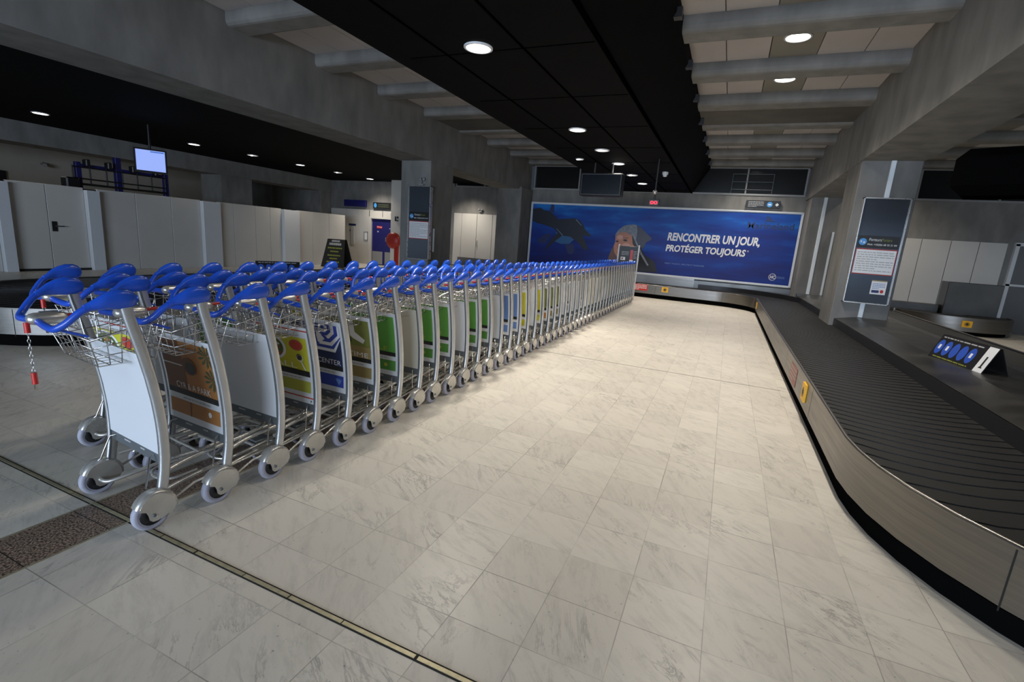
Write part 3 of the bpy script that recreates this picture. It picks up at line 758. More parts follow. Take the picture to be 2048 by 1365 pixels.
def brace_mb(s):
    m = MB(); m.tube([(s*.185, .075, .325), (s*.20, .045, .320), (s*.228, .008, .20), (s*.236, .0, .19)], .0042, wire, 6); return m
def rail_mb():
    m = MB(); m.box(-.243, .243, .068, .088, .285, .340, rail_grey, .003); m.box(-.10, -.04, .0665, .069, .318, .326, grey_print); m.box(.06, .10, .0665, .069, .318, .326, grey_print); return m

PZ0, PZ1 = .338, .832
def panel_P(u, v, lift):
    z = PZ0+(PZ1-PZ0)*v; return ((u-.5)*.486, post_y(z)-.016-.0011*lift, z)
def mk(name, col): return new_mat('print_'+name, col, .45)
COL = dict(orange=mk('orange', (.40, .17, .045)), brown=mk('brown', (.16, .07, .035)), lime=mk('lime', (.55, .52, .03)), lime2=mk('pale_lime', (.42, .42, .06)),
           green=mk('green', (.10, .33, .05)), green2=mk('mid_green', (.09, .27, .05)), blue=mk('blue', (.03, .06, .35)), night=mk('night', (.02, .03, .09)), pale=mk('pale_blue', (.14, .25, .55)),
           tan=mk('tan', (.32, .24, .09)), khaki=mk('khaki', (.20, .22, .05)), leaf=mk('leaf', (.07, .09, .045)), meat=mk('meat', (.45, .08, .06)), salad=mk('salad', (.09, .14, .03)),
           grey=mk('grey', (.36, .36, .35)), dark=mk('dark', (.04, .04, .04)), redline=mk('red', (.50, .05, .03)))
def panel_mb(kind):
    m = MB(); sheet = cream_sheet if kind == 'cream' else white_sheet; f = Flat(m, panel_P)
    f.rect(0, 0, 1, 1, sheet, 0, 14)
    # back of the board, so that it has thickness
    g = Flat(m, lambda u, v, l: (lambda p: (p[0], p[1]+.006, p[2]))(panel_P(u, v, 0))); g.rect(0, 0, 1, 1, white_sheet, 0, 14)
    for u in (0, 1): m.add([panel_P(u, v/14, 0) for v in range(15)] + [g.P(u, v/14, 0) for v in range(15)], [(i, i+1, 16+i, 15+i) for i in range(14)], white_sheet)
    if kind in ('white', 'cream', 'greyish'): return m
    A = {'orange': ('orange', 'orange'), 'lime': ('lime', 'lime2'), 'umbrella': ('night', 'blue'), 'sandals': ('khaki', 'tan'), 'green': ('green', 'green2'),
         'pale': ('pale', 'pale'), 'lemon': ('lime', 'lime'), 'olive': ('khaki', 'tan'), 'grey': ('grey', 'grey'), 'brown': ('khaki', 'orange')}[kind]
    hi, lo = COL[A[0]], COL[A[1]]
    if kind == 'lime': b0, b1, w0, k0, k1, p1 = .14, .29, .33, .355, .43, .86
    else: b0, b1, w0, k0, k1, p1 = .075, .24, .28, .31, .375, .945
    f.rect(.05, b0, .95, b1, lo, 1, 4); f.rect(.05, k0, .95, p1, hi, 1, 12); f.rect(.05, k0, .95, k1, blackp, 2, 2)
    f.lines(.3, k0+.01, .9, k1-.01, 2, COL['dark'], 3, 5); f.lines(.3, b1+.008, .8, k0-.01, 1, grey_print, 1, 6)
    T = lambda s_, a, b, mm=white: f.text(s_, a, k1+.015, b, k1+.085, mm, 3, .0)
    if kind == 'orange':
        f.rect(.05, k1, .42, p1, COL['brown'], 2, 9); f.rect(.05, .80, .36, .812, white, 3); f.rect(.05, .655, .40, .667, white, 3)
        f.disc(.53, .67, .13, .10, COL['brown'], 3); f.disc(.55, .655, .085, .065, COL['dark'], 4)
        for cx, cy in ((.90, .84), (.93, .58)):
            for k in range(11):
                a = k*2*PI/11; f.poly([(cx, cy), (min(.95, cx+.13*math.cos(a-.15)), cy+.105*math.sin(a-.15)), (min(.95, cx+.16*math.cos(a)), cy+.13*math.sin(a)), (min(.95, cx+.13*math.cos(a+.15)), cy+.105*math.sin(a+.15))], COL['leaf'], 3)
        T('CYR & A PARK', .22, .84); f.rect(.42, b0, .44, b1, COL['brown'], 2); f.disc(.78, .17, .03, .03, white, 2)
    if kind == 'lime':
        for v in (.955, .075): f.rect(0, v-.008, 1, v+.008, COL['redline'], 1)
        for u in (.08, .95): f.disc(u, .035, .012, .012, COL['dark'], 1, 8)
        f.disc(.33, .68, .245, .165, white, 2, 26); f.disc(.33, .68, .20, .135, COL['salad'], 3, 24)
        R = random.Random(4)
        for k in range(34):
            a, r = R.uniform(0, 6.28), R.uniform(0, 1)**.5; cx, cy = .33+.175*r*math.cos(a), .68+.115*r*math.sin(a)
            f.disc(cx, cy, R.uniform(.014, .032), R.uniform(.010, .022), R.choice([COL['meat'], white, COL['leaf'], COL['salad'], COL['lime2']]), 4, 7)
        f.disc(.76, .755, .12, .072, COL['meat'], 2); f.disc(.76, .755, .085, .05, COL['redline'], 3); f.disc(.79, .60, .05, .04, COL['dark'], 2); f.disc(.80, .585, .06, .045, white, 2, r0=.8)
        f.poly([(.80, .56), (.825, .56), (.90, .44), (.87, .44)], white, 3); T('CALL', .17, .74)
    if kind == 'umbrella':
        for k, r in enumerate((.46, .40, .34, .275, .21, .15, .09, .04)):
            pts = []
            for i in range(8):
                a = i*PI/4+.39; pts.append((min(.95, max(.05, .66+r*math.cos(a))), max(k1, min(p1, .90+r*.78*math.sin(a)))))
            f.poly(pts, white if k % 2 == 0 else COL['blue'], 2+k*.35)
        T('SHOPS CENTER', .10, .92); f.poly([(.80, .19), (.86, .2), (.92, .18), (.87, .11)], COL['pale'], 2)
    if kind == 'sandals':
        f.rect(.05, k1, .95, .55, COL['tan'], 2, 3)
        for s in (-1, 1):
            f.poly([(.56+s*.02, .94), (.56+s*.11, .94), (.56+s*.12, .76), (.56+s*.30, .66), (.56+s*.26, .60), (.56+s*.08, .66), (.56+s*.02, .70)], white, 3)
        f.disc(.56, .63, .05, .04, COL['leaf'], 3); T('TEA TIME', .14, .90)
    if kind == 'green':
        f.poly([(.26, .52), (.36, .51), (.62, .82), (.52, .85)], white, 3); f.poly([(.34, .56), (.39, .56), (.56, .81), (.53, .82)], COL['dark'], 4)
        f.disc(.50, .86, .11, .045, COL['brown'], 3); f.disc(.42, .50, .05, .03, COL['leaf'], 3); f.disc(.76, .16, .035, .03, COL['lime2'], 2); T('GOLF', .30, .80, COL['lime2'])
    if kind == 'pale': f.text('I', .7, .40, .74, .47, white, 3); f.disc(.5, .14, .1, .05, COL['blue'], 2)
    if kind in ('lemon', 'olive', 'brown'): f.disc(.5, .8, .22, .09, COL['leaf'], 2); f.disc(.6, .66, .14, .06, COL['dark'], 3); T('TIME', .3, .8)
    if kind == 'grey': f.disc(.5, .65, .16, .12, COL['dark'], 2)
    return m
_pm = {}
def panel_mesh(kind):
    if kind not in _pm: _pm[kind] = panel_mb(kind).mesh('advert_panel')
    return _pm[kind]
def make_trolley():
    t = thing('luggage_trolley', 'x', 'luggage trolley')
    for s in (1, -1):
        post_mb(s).build('post', t)
        g = guard_mb(s).build('mudguard', t)
        w = wheel_mb().build('wheel', t); w.location = (s*.268, 0, .079); h = wheel_hub_mb().build('hub', w)
        brace_mb(s).build('brace', t)
    hd = handle_mb().build('handle', t)
    for s in (1, -1): grip_mb(s).build('grip', hd)
    lk = lock_mb().build('coin_lock', t)
    m = MB(); m.tube([(0, -.135, .986), (0, -.085, .989)], .0075, red, 8); m.build('key_plug', lk, 'red key plug')
    ch = MB(); a, b = Vector((0, -.085, .989)), Vector((.185, .02, 1.0)); N = 14
    link_chain(ch, [a.lerp(b, i/N) + Vector((0, 0, -.035*math.sin(PI*i/N))) for i in range(N+1)], wire); c = ch.build('chain', t)
    m = MB(); m.tube([(.18, .008, 1.0), (.222, .018, 1.008)], .0085, red, 8); m.build('chain_plug', c, 'red chain plug')
    basket_mb().build('basket', t)
    rail_mb().build('lower_rail', t)
    base_mb().build('base_frame', t)
    ca = caster_mb().build('front_caster', t); w = wheel_mb(.048, .013).build('caster_wheel', ca); w.location = (0, .71, .048)
    p = bpy.data.objects.new('advert_panel', panel_mesh('white')); C.objects.link(p); p.parent = t
    return t
ONES = ['', 'first', 'second', 'third', 'fourth', 'fifth', 'sixth', 'seventh', 'eighth', 'ninth', 'tenth', 'eleventh', 'twelfth', 'thirteenth', 'fourteenth', 'fifteenth', 'sixteenth', 'seventeenth', 'eighteenth', 'nineteenth']
TENS = {2: ('twenty', 'twentieth'), 3: ('thirty', 'thirtieth'), 4: ('forty', 'fortieth')}
def ordinal(n):
    if n < 20: return ONES[n]
    return TENS[n//10][1] if n % 10 == 0 else TENS[n//10][0]+'-'+ONES[n % 10]
DESC = dict(white='plain white board', cream='plain cream board', greyish='blank white board', orange='orange park advert', lime='yellow salad advert', umbrella='blue striped parasol advert',
            sandals='olive advert with white sandals', green='green advert', pale='pale blue advert', lemon='yellow advert', olive='olive advert', grey='grey advert', brown='brown and olive advert')
KA = ['white', 'orange', 'greyish', 'lime', 'umbrella', 'sandals', 'green', 'cream', 'green', 'green', 'white', 'green', 'green', 'white', 'pale', 'pale', 'lemon', 'white', 'lemon', 'brown', 'olive', 'olive', 'white', 'grey', 'white', 'white', 'grey', 'white', 'cream', 'cream', 'white', 'cream', 'white', 'white', 'cream', 'white', 'white', 'white', 'white', 'white', 'white', 'white', 'white', 'white', 'white', 'white']
yA = [1.242, 1.530, 1.837, 2.102, 2.371, 2.640, 2.912, 3.190, 3.440, 3.705, 3.980, 4.245] + [4.245+.2715*k for k in range(1, 35)]
rA = [-5.9, -3.4, -2.4, -1.2, -1.4, -.8]
proto = make_trolley()
def place(first, kind, x, y, rz, label, group):
    t = proto if first else copy_tree(proto)
    t.location = (x, y, 0); t.rotation_euler = (0, 0, math.radians(rz)); t['label'] = label; t['group'] = group
    for c in t.children:
        if c.name.startswith('advert_panel'):
            c.data = panel_mesh(kind); c['label'] = DESC[kind]
    return t
trolA = []
for k, kind in enumerate(KA):
    x = [-2.54, -2.505, -2.485, -2.478, -2.465, -2.455][k] if k < 6 else -2.45 - .0028*(k-6)
    rz = rA[k] if k < len(rA) else random.uniform(-1.1, .7)
    lab = 'luggage trolley with %s, %s' % (DESC[kind], ('foremost of the right-hand row' if k == 0 else '%s from the front of the right-hand row' % ordinal(k+1)))
    if k == len(KA)-1: lab = 'luggage trolley against the two white poles, last of the right-hand row'
    trolA.append(place(k == 0, kind, x, yA[k], rz, lab, 'trolleys nested in the right-hand row'))
KB = ['lime', 'white', 'green', 'white', 'lemon', 'white', 'green', 'cream', 'white', 'umbrella', 'white', 'green', 'white', 'white', 'lemon', 'white', 'green', 'white', 'white', 'white', 'white']
trolB = []
for k, kind in enumerate(KB):
    lab = 'blue-handled luggage trolley, %s' % ('foremost of the left-hand row' if k == 0 else 'last of the shorter left-hand row' if k == len(KB)-1 else '%s from the front of the left-hand row' % ordinal(k+1))
    trolB.append(place(False, kind, -3.165 + .004*k, 1.55+.287*k, random.uniform(-1.5, .5) - (1.5 if k == 0 else 0), lab, 'trolleys nested in the left-hand row'))
# the long loose chains on the two foremost trolleys
def loose_chain(t, n, x0=0):
    m = MB(); pts = [(x0+.0015*i, -.262-.0002*i, .962-.0155*i) for i in range(n)]; link_chain(m, pts[2:], wire)
    m.tube([(x0, -.262, .968), (x0+.002, -.262, .925)], .0105, red, 8); c = m.build('loose_chain', t)
    e = pts[-1]; m = MB(); m.tube([(e[0], e[1], e[2]), (e[0]+.003, e[1], e[2]-.048)], .0105, red, 8)
    for dx in (-.006, .008): m.box(e[0]+dx-.001, e[0]+dx+.002, e[1]-.003, e[1]+.003, e[2]-.075, e[2]-.048, wire)
    m.build('key_plug', c, 'red key plug')
loose_chain(trolA[0], 14); loose_chain(trolB[0], 7)

# two white poles with a dark information board closing the row
t = thing('row_end_stand', 'two white poles holding a dark notice board at the far end of the trolleys', 'sign stand', (-2.66, 14.25, 0))
for s in (-1, 1): m = MB(); m.box(s*.285-.02, s*.285+.02, -.022, .022, 0, 1.54, white_sheet, .006); m.build('pole', t)
m = MB(); m.box(-.265, .265, -.012, .012, .98, 1.50, black, .003); f = Flat(m, lambda u, v, l: (u, -.0125-.001*l, v))
f.lines(-.19, 1.24, .02, 1.36, 3, grey_print, 1, 2); f.rect(-.2, 1.10, -.07, 1.19, white); f.rect(-.18, 1.12, -.13, 1.17, faded_red, 2); f.rect(.06, 1.10, .14, 1.40, red); f.lines(.155, 1.15, .24, 1.38, 6, grey_print, 1, 8); f.rect(.05, 1.08, .15, 1.12, white, 2)
m.build('notice_board', t)

# ================================================================ BILLBOARD
def board_material():
    m = new_mat('deep_water_print', (.02, .06, .25), .45, spec=.2); nt = m.node_tree; b = nt.nodes['Principled BSDF']; L = nt.links.new
    g = nd(nt, 'ShaderNodeNewGeometry'); sp = nd(nt, 'ShaderNodeSeparateXYZ'); L(g.outputs['Position'], sp.inputs[0])
    mp = nd(nt, 'ShaderNodeMapping'); mp.inputs['Scale'].default_value = (.35, 1, 1.6); mp.inputs['Rotation'].default_value = (0, -.12, 0); L(g.outputs['Position'], mp.inputs[0])
    n = nd(nt, 'ShaderNodeTexNoise'); n.inputs['Scale'].default_value = 1.6; n.inputs['Detail'].default_value = 6; L(mp.outputs[0], n.inputs['Vector'])
    z = nd(nt, 'ShaderNodeMapRange'); z.inputs[1].default_value = .7; z.inputs[2].default_value = 2.75; L(sp.outputs[2], z.inputs[0])
    f = math_n(nt, 'ADD', math_n(nt, 'MULTIPLY', z.outputs[0], .62), math_n(nt, 'MULTIPLY', math_n(nt, 'SUBTRACT', n.outputs[0], .42), 1.7))
    r = nd(nt, 'ShaderNodeValToRGB'); e = r.color_ramp.elements
    e[0].position = .0; e[0].color = (.020, .024, .15, 1); e[1].position = 1.0; e[1].color = (.015, .20, .60, 1)
    a = e.new(.42); a.color = (.014, .04, .25, 1); a = e.new(.72); a.color = (.014, .085, .40, 1)
    L(f, r.inputs[0]); L(r.outputs[0], b.inputs['Base Color']); return m
bb = thing('billboard', 'huge blue underwater billboard with dolphins, child in woollen hat and French slogan', 'billboard', (0, 0, 0))
m = MB(); X0, X1, Z0, Z1 = -6.58, 1.735, .67, 2.765; yb = 16.36
m.box(X0, X1, yb, yb+.05, Z0, Z1, white_sheet); f = Flat(m, lambda u, v, l: (u, yb-.002*l, v)); f.rect(X0+.03, Z0+.03, X1-.03, Z1-.03, board_material(), 1)
dol = mk('dolphin', (.008, .010, .022)); dol2 = mk('dolphin_shade', (.012, .022, .11)); teal = mk('teal_water', (.02, .12, .28)); lt = mk('light_line', (.20, .30, .42))
D1 = [(-6.55, 2.56), (-6.25, 2.6), (-6.13, 2.53), (-5.9, 2.5), (-5.7, 2.35), (-5.53, 2.19), (-5.52, 2.02), (-5.85, 1.98), (-6.12, 2.04), (-6.36, 2.08), (-6.53, 2.14)]
D2a = [(-5.74, 2.16), (-5.54, 2.25), (-5.18, 2.29), (-4.96, 2.3), (-4.78, 2.23), (-4.66, 2.09), (-4.60, 1.97), (-4.65, 1.75), (-4.85, 1.54), (-5.07, 1.69), (-5.36, 1.7), (-5.55, 1.78), (-5.69, 1.92), (-5.85, 1.98)]
f.poly([(-5.6, 1.86), (-5.2, 1.75), (-4.95, 1.6), (-5.1, 1.45), (-5.4, 1.42), (-5.65, 1.5)], teal, 2)
f.poly([(-6.31, 1.49), (-6.16, 1.6), (-6.04, 1.7), (-5.91, 1.75), (-5.77, 1.72), (-5.89, 1.52), (-6.01, 1.39), (-6.22, 1.4)], dol2, 2)
f.poly([(-5.25, 1.42), (-4.95, 1.46), (-4.9, 1.22), (-4.96, 1.1), (-5.12, 1.11)], dol2, 2)
f.poly(D1, dol, 3); f.poly([(-5.93, 2.50), (-5.9, 2.62), (-5.87, 2.74), (-5.77, 2.73), (-5.76, 2.60), (-5.74, 2.45)], dol2, 2); f.poly(D2a, dol, 3.5)
f.poly([(-4.62, 1.98), (-4.57, 1.94), (-4.36, 1.77), (-4.4, 1.73), (-4.68, 1.77)], dol, 4)
f.poly([(-4.85, 1.56), (-4.66, 1.76), (-4.56, 1.58), (-4.43, 1.35), (-4.48, 1.28), (-4.61, 1.32)], dol, 4)
f.poly([(-5.36, 1.72), (-5.62, 1.51), (-6.01, 1.12), (-5.88, 1.4), (-5.71, 1.63), (-5.5, 1.85)], dol, 4)
f.poly([(-5.62, 1.93), (-5.60, 1.93), (-5.36, 1.72), (-5.38, 1.71)], lt, 5); f.poly([(-4.95, 2.26), (-4.93, 2.27), (-4.72, 2.08), (-4.74, 2.08)], lt, 5)
hair = mk('hair', (.11, .05, .035)); coat = mk('dark_coat', (.010, .010, .014)); wool = noisy('print_wool', (.13, .16, .21), (.26, .29, .34), 22, .6); wool_d = mk('wool_shade', (.035, .04, .07)); eye = mk('eye', (.02, .012, .012)); cheek = mk('cheek', (.55, .30, .25)); nose_m = mk('nose', (.40, .11, .07))
f.poly([(-3.53, 1.54), (-3.61, 1.39), (-3.7, 1.1), (-3.64, .72), (-3.2, .72), (-3.38, 1.04), (-3.53, 1.3)], hair, 3)
f.poly([(-3.2, .72), (-3.38, 1.04), (-2.9, 1.2), (-2.81, 1.01), (-2.6, .72)], coat, 3)
f.poly([(-3.54, 1.77), (-3.5, 1.86), (-3.39, 1.94), (-3.21, 1.95), (-2.99, 1.85), (-2.93, 1.58), (-2.82, 1.45), (-2.85, 1.2), (-3.1, 1.08), (-3.38, 1.08), (-3.53, 1.3), (-3.56, 1.49), (-3.52, 1.63)], skin_m, 4)
f.disc(-3.15, 1.50, .15, .10, cheek, 5); f.disc(-3.38, 1.78, .10, .07, cheek, 5); f.disc(-3.40, 1.50, .05, .09, nose_m, 5)
f.disc(-3.46, 1.64, .05, .03, eye, 6, 10); f.disc(-3.20, 1.69, .07, .035, eye, 6, 10); f.rect(-3.29, 1.755, -3.10, 1.775, hair, 6); f.disc(-3.36, 1.29, .09, .025, nose_m, 6, 10)
f.poly([(-3.0, 1.86), (-2.83, 1.72), (-2.7, 1.55), (-2.53, 1.27), (-2.18, 1.07), (-2.05, .74), (-2.64, .71), (-2.81, 1.01), (-2.84, 1.45), (-2.95, 1.6)], coat, 5)
f.poly([(-3.53, 1.74), (-3.55, 1.86), (-3.45, 2.02), (-3.28, 2.16), (-3.05, 2.21), (-2.89, 2.2), (-2.80, 2.0), (-2.86, 1.72), (-3.01, 1.87), (-3.21, 1.95), (-3.39, 1.94), (-3.5, 1.86)], wool, 6)
f.poly([(-2.89, 2.2), (-2.72, 2.11), (-2.55, 1.96), (-2.37, 1.82), (-2.38, 1.75), (-2.53, 1.67), (-2.56, 1.56), (-2.59, 1.44), (-2.72, 1.55), (-2.86, 1.72), (-2.84, 2.0)], wool_d, 6.5)
f.poly([(-2.95, 1.80), (-2.92, 1.83), (-2.60, 1.30), (-2.35, .95), (-2.40, .93), (-2.66, 1.28)], wool, 7)
f.text('RENCONTRER UN JOUR,', -1.88, 1.70, .77, 2.03, white, 3, .034, .12); f.text('PROTÉGER TOUJOURS', -1.89, 1.38, .43, 1.70, white, 3, .034, .12); f.text('*', .46, 1.58, .51, 1.64, white, 3)
f.text('MEET TODAY, PROTECT FOREVER', -1.86, 1.035, -.67, 1.085, COL['pale'], 3, .0)
f.text('Marineland', .36, 2.28, 1.58, 2.47, navy, 3, .015); f.poly([(.77, 2.50), (.84, 2.54), (.83, 2.67), (.92, 2.62), (.97, 2.56), (1.0, 2.52), (1.16, 2.5)], navy, 3)
f.disc(1.25, .915, .10, .10, white, 3, 24, r0=.88); f.text('HC', 1.19, .87, 1.32, .96, white, 3, .03); f.lines(1.37, .88, 1.57, .95, 2, COL['pale'], 3, 3)
m.build('poster', bb)
m = MB()
for a, b, c, d in ((X0-.01, X1+.01, Z1-.005, Z1+.03), (X0-.01, X1+.01, Z0-.03, Z0+.005), (X0-.03, X0+.005, Z0-.03, Z1+.03), (X1-.005, X1+.03, Z0-.03, Z1+.03)): m.box(a, b, yb-.03, yb+.13, c, d, grey_print if False else white_sheet)
m.build('frame', bb)

# ================================================================ SIGNS ON COLUMNS
def column_sign(x0, x1, z0, z1, y, label, extra=False):
    t = thing('column_sign', label, 'sign panel', (0, 0, 0)); w, h = x1-x0, z1-z0
    m = MB(); m.box(x0+.02, x1-.02, y, y+.06, z0+.02, z1-.02, sign_glass); f = Flat(m, lambda u, v, l: (x0+u*w, y-.001*l, z0+v*h))
    f.rect(.06, .535, .94, .65, blackp, 1); f.disc(.17, .59, .085, .032, sign_blue, 2, 24); f.rect(.12, .585, .15, .60, white, 3); f.rect(.18, .575, .22, .592, white, 3)
    f.text('Porteurs', .30, .60, .56, .627, white, 2); f.text('Porters', .57, .60, .78, .627, olive_text, 2); f.text('Mob: +33(0)6 68 25 21 84', .28, .555, .90, .577, white, 2, .01)
    f.rect(.055, .283, .945, .528, red_paint, 1); f.rect(.075, .292, .925, .518, white, 2); f.lines(.11, .31, .90, .505, 9, grey_print, 3, 4, .38)
    if extra: f.rect(.55, .10, .88, .235, white, 1); f.rect(.58, .115, .74, .14, navy, 2); f.disc(.80, .13, .04, .016, red, 2); f.lines(.58, .15, .85, .21, 4, COL['pale'], 2, 9); f.rect(.55, .225, .88, .235, COL['tan'], 2)
    m.build('panel', t)
    m = MB()
    for a, b, c, d in ((x0, x1, z1-.02, z1), (x0, x1, z0, z0+.02), (x0, x0+.02, z0, z1), (x1-.02, x1, z0, z1)): m.box(a, b, y-.022, y+.09, c, d, chrome, .003)
    m.build('frame', t); return t
column_sign(1.885, 2.535, .81, 2.545, 9.91, 'tall framed dark glass sign on the right concrete column, paper notice stuck below', True)
column_sign(-7.32, -6.68 , .80, 2.545, 10.11, 'tall framed dark sign on the left concrete column')
m = MB(); m.box(2.165, 2.235, 9.965, 10.0, .565, 3.19, led_strip, .006); tag(m.build('cable_cover'), 'white vertical cable cover running behind the sign on the right column', 'cable cover')
m = MB(); m.box(2.07, 2.15, 15.46, 15.5, .56, 3.15, led_strip, .006); tag(m.build('cable_cover'), 'wide white vertical cable cover on the column beside the billboard', 'cable cover')
m = MB(); m.box(2.40, 2.45, 15.46, 15.5, .56, 2.25, led_strip, .006); tag(m.build('cable_cover'), 'narrow shorter white cable cover on the column beside the billboard', 'cable cover')
m = MB(); m.box(-6.77, -6.735, 10.36, 10.42, 1.0, 1.57, led_strip, .006); tag(m.build('corner_guard'), 'short white vertical strip on the side of the left column', 'strip')
m = MB(); 
for dx in (-.05, .05): m.lathe([(.001, 0), (.04, -.01), (.04, -.03), (.001, -.04)], frame_grey, origin=(-6.98+dx, 10.17, 2.70), axis='y', n=12)
m.box(-6.99, -6.97, 10.13, 10.2, 2.58, 2.68, frame_grey); m.box(-7.04, -6.92, 10.13, 10.2, 2.56, 2.59, frame_grey)
tag(m.build('emergency_light'), 'small twin-headed emergency lamp above the sign on the left column', 'lamp')
m = MB(); m.box(-8.72, -8.62, YW-.08, YW, 2.36, 2.40, frame_grey)
for dx in (-.06, .06): m.lathe([(.001, 0), (.04, -.01), (.04, -.03), (.001, -.04)], frame_grey, origin=(-8.67+dx, YW-.04, 2.44), axis='y', n=12)
tag(m.build('emergency_light'), 'small twin-headed emergency lamp above the white doors between columns', 'lamp')
m = MB(); m.box(-12.13, -11.99, 15.90, 15.95, 1.82, 1.86, black); m.box(-12.13, -12.10, 15.90, 15.95, 1.86, 2.0, black); m.box(-12.04, -11.99, 15.9, 15.95, 1.93, 2.0, black)
tag(m.build('wall_fixture'), 'small dark bracket on the narrow white column', 'bracket')

# signs on the far wall
t = thing('direction_sign', 'dark direction sign with light blue disc and arrow above the billboard', 'sign')
m = MB(); m.box(.22, 1.12, 16.38, YW, 2.885, 3.09, black, .004); f = Flat(m, lambda u, v, l: (u, 16.379-.001*l, v)); f.disc(.85, 2.985, .075, .075, sign_blue, 1, 24); f.rect(.81, 2.965, .89, 3.0, white, 2); f.lines(.28, 2.90, .70, 3.07, 4, grey_print, 1, 5, .4)
f.poly([(1.0, 2.96), (1.03, 2.96), (1.03, 2.93), (1.09, 2.985), (1.03, 3.04), (1.03, 3.01), (1.0, 3.01)], white, 1); m.build('panel', t)
m = MB(); m.box(-15.15, -14.0, YW-.10, YW, 2.33, 2.59, blue_deep, .006); tag(m.build('wall_sign'), 'plain deep blue rectangular sign on the concrete above the white doors', 'sign')
m = MB(); m.box(-13.6, -12.7, YW-.12, YW, 2.29, 2.53, black, .006); f = Flat(m, lambda u, v, l: (u, YW-.121-.001*l, v)); f.disc(-13.48, 2.41, .07, .09, sign_blue, 1, 20); f.lines(-13.35, 2.33, -12.8, 2.48, 2, COL['leaf'], 1, 4)
tag(m.build('wall_sign'), 'black sign with a light blue disc above the blue door', 'sign')

# red hose reel on its post
t = thing('fire_hose_reel', 'round red fire hose reel on a red post in front of the narrow white column', 'fire hose reel', (-11.6, 15.3, 0))
m = MB(); m.lathe([(.001, -.14), (.10, -.135), (.24, -.10), (.30, -.05), (.305, .04), (.28, .08), (.001, .09)], red_paint, origin=(-.12, 0, 1.08), axis='y', n=30); m.build('reel_cover', t)
m = MB(); m.box(-.09, .09, .0, .09, 0, 1.05, red_paint, .02); m.build('post', t)

# A-board in front of the partition end
t = thing('a_frame_board', 'black folding floor board with pale and olive lettering near the partition end', 'a-board', (-13.05, 13.8, 0), math.radians(12))
for s in (-1, 1):
    m = MB(); P = lambda a, b, h, s=s: (a, s*(.05+.28*(1-b/1.0)) + h*s, b)
    m.prism([(-.45, 0), (.45, 0), (.34, 1.0), (-.34, 1.0)], 0, .02, black, P)
    if s < 0:
        f = Flat(m, lambda u, v, l: (u, -(.05+.28*(1-v))-.021-.001*l, v))
        f.lines(-.16, .88, .16, .96, 1, grey_print, 1, 3, .8); f.lines(-.24, .76, .24, .86, 1, grey_print, 1, 4, .8)
        for z, w in ((.64, .28), (.52, .16), (.38, .25), (.27, .15), (.15, .25)): f.lines(-w, z, w, z+.08, 1, olive_text, 1, int(z*100), .6)
    m.build('board_leaf', t)

# tent signs on the islands
def tent(loc, rz, L, label, num):
    t = thing('table_tent_sign', label, 'table sign', loc, rz)
    hgt, sp = .25, .10; n_ = Vector((0, -hgt, sp)).normalized()
    for s in (-1, 1):
        m = MB(); P = lambda a, b, h, s=s: (a, s*(sp*(1-b/hgt)+.006+h), b)
        m.prism([(-L/2, 0), (L/2, 0), (L/2, hgt), (-L/2, hgt)], 0, .006, black, P)
        if s < 0:
            f = Flat(m, lambda u, v, l: (u, -(sp*(1-v/hgt)+.0125+.0008*l), v))
            q = L*.15
            for i in range(5):
                cx = -L/2+q*.62+i*q*.98; f.disc(cx, .125, q*.43, .075, sign_blue2, 1, 24); 
                if i in (0, 1, 4): f.rect(cx-q*.13, .105, cx+q*.13, .15, white, 2)
            f.lines(-L*.45, .215, L*.30, .24, 1, grey_print, 1, 4); f.lines(-L*.42, .015, L*.25, .04, 1, olive_text, 1, 5)
            f.rect(L/2-q, .0, L/2, hgt, white, 1); f.text(num, L/2-q*.58, .05, L/2-q*.40, .16, blackp, 2, .03); f.rect(L/2-q*.66, .05, L/2-q*.30, .06, blackp, 2)
        m.build('face', t)
    return t
sign_blue2 = new_mat('sign_mid_blue', (.03, .09, .45), .4)
tent((2.27, 6.05, .548), math.radians(-79), .80, 'black tent sign with five blue discs and a 1 on the right carousel', '1')
tent((-7.35, 6.4, .505), math.radians(58), .85, 'black tent sign with blue discs half hidden behind the trolley handles', '1')

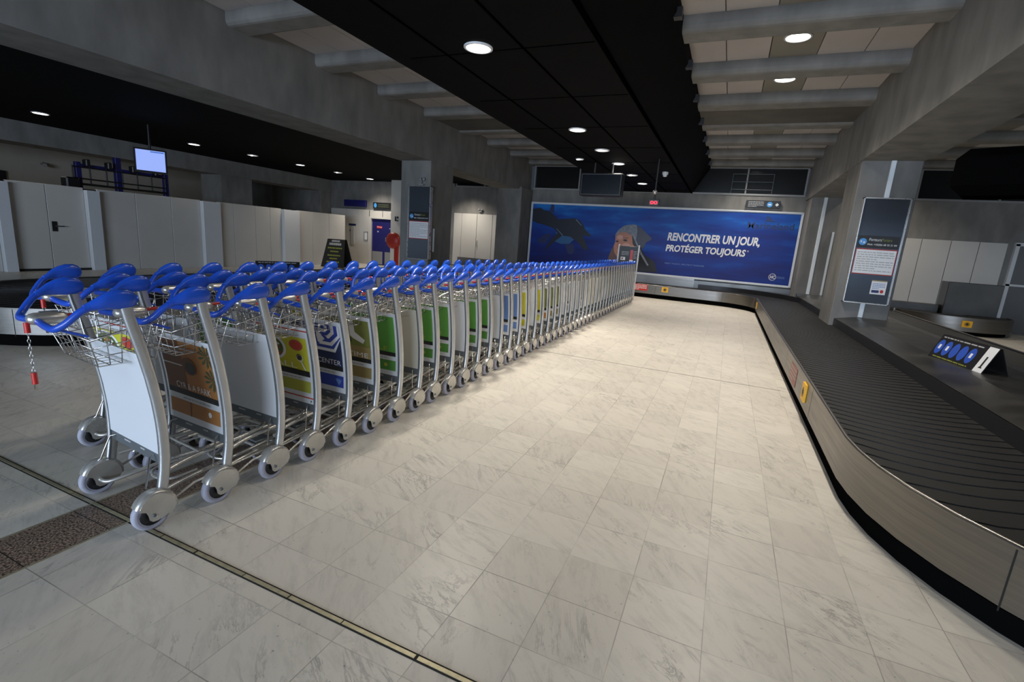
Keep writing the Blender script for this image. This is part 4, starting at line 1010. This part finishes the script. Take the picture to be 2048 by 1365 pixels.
# ================================================================ HANGING ITEMS
t = thing('hanging_monitor', 'lit pale blue monitor hanging from the ceiling above the partition', 'monitor', (-12.2, 7.15, 0), math.radians(62))
m = MB(); m.box(-.30, .30, -.05, .12, 2.33, 2.84, black, .012); m.build('housing', t)
m = MB(); m.box(-.265, .265, -.056, -.05, 2.365, 2.805, screen_on); m.box(-.0, .25, -.058, -.055, 2.765, 2.79, screen_blue); m.build('screen', t)
m = MB(); m.cyl((0, .04, 2.84), (0, .04, 3.36), .025, black, 10); m.build('pole', t)
t = thing('hanging_monitor', 'switched-off black monitor hanging from the black ceiling left of the clock', 'monitor', (-2.83, 11, 0))
m = MB(); m.box(-.47, .47, -.04, .22, 2.53, 3.02, black, .02); m.build('housing', t)
m = MB(); m.box(-.43, .43, -.044, -.04, 2.57, 2.98, new_mat('off_screen', (.004, .006, .012), .15)); m.build('screen', t)
m = MB()
for s in (-.2, .2): m.cyl((s, .1, 3.02), (s, .1, 3.25), .02, black, 10)
m.build('pole', t)
t = thing('hanging_clock', 'small digital clock with red numerals hanging above the billboard', 'clock', (-1.58, 10.6, 0))
m = MB(); m.box(-.105, .105, -.04, .04, 2.33, 2.46, black, .008); f = Flat(m, lambda u, v, l: (u, -.041-.001*l, v)); f.text('00', -.075, 2.36, .075, 2.43, red_led, 1, .03); m.build('display', t)
m = MB(); m.cyl((0, 0, 2.46), (0, 0, 3.25), .018, black, 10); m.build('pole', t)
m = MB(); m.lathe([(.001, -.05), (.035, -.035), (.05, 0), (.035, .035), (.001, .05)], chrome, origin=(0, -.05, 2.60), axis='z', n=16); m.build('camera_dome', t)
m = MB(); m.lathe([(.07, 3.25), (.07, 3.20), (.05, 3.18), (.045, 3.15), (.001, 3.14)], white_sheet, origin=(-1.66, 12.3, 0), n=18); tag(m.build('smoke_detector'), 'small white detector on the black ceiling right of the downlights', 'detector')
matte_black = new_mat('matte_black', (.003, .003, .003), 1., spec=.0)
t = thing('hanging_display', 'large dark out-of-focus display box hanging at the top right', 'display', (3.05, 6.85, 0), math.radians(-24))
m = MB(); m.box(-.95, .95, -.25, .35, 2.27, 2.76, matte_black, .10); m.build('housing', t)
m = MB(); m.cyl((.1, .05, 2.70), (.1, .05, 4.03), .03, black, 10); m.build('pole', t)
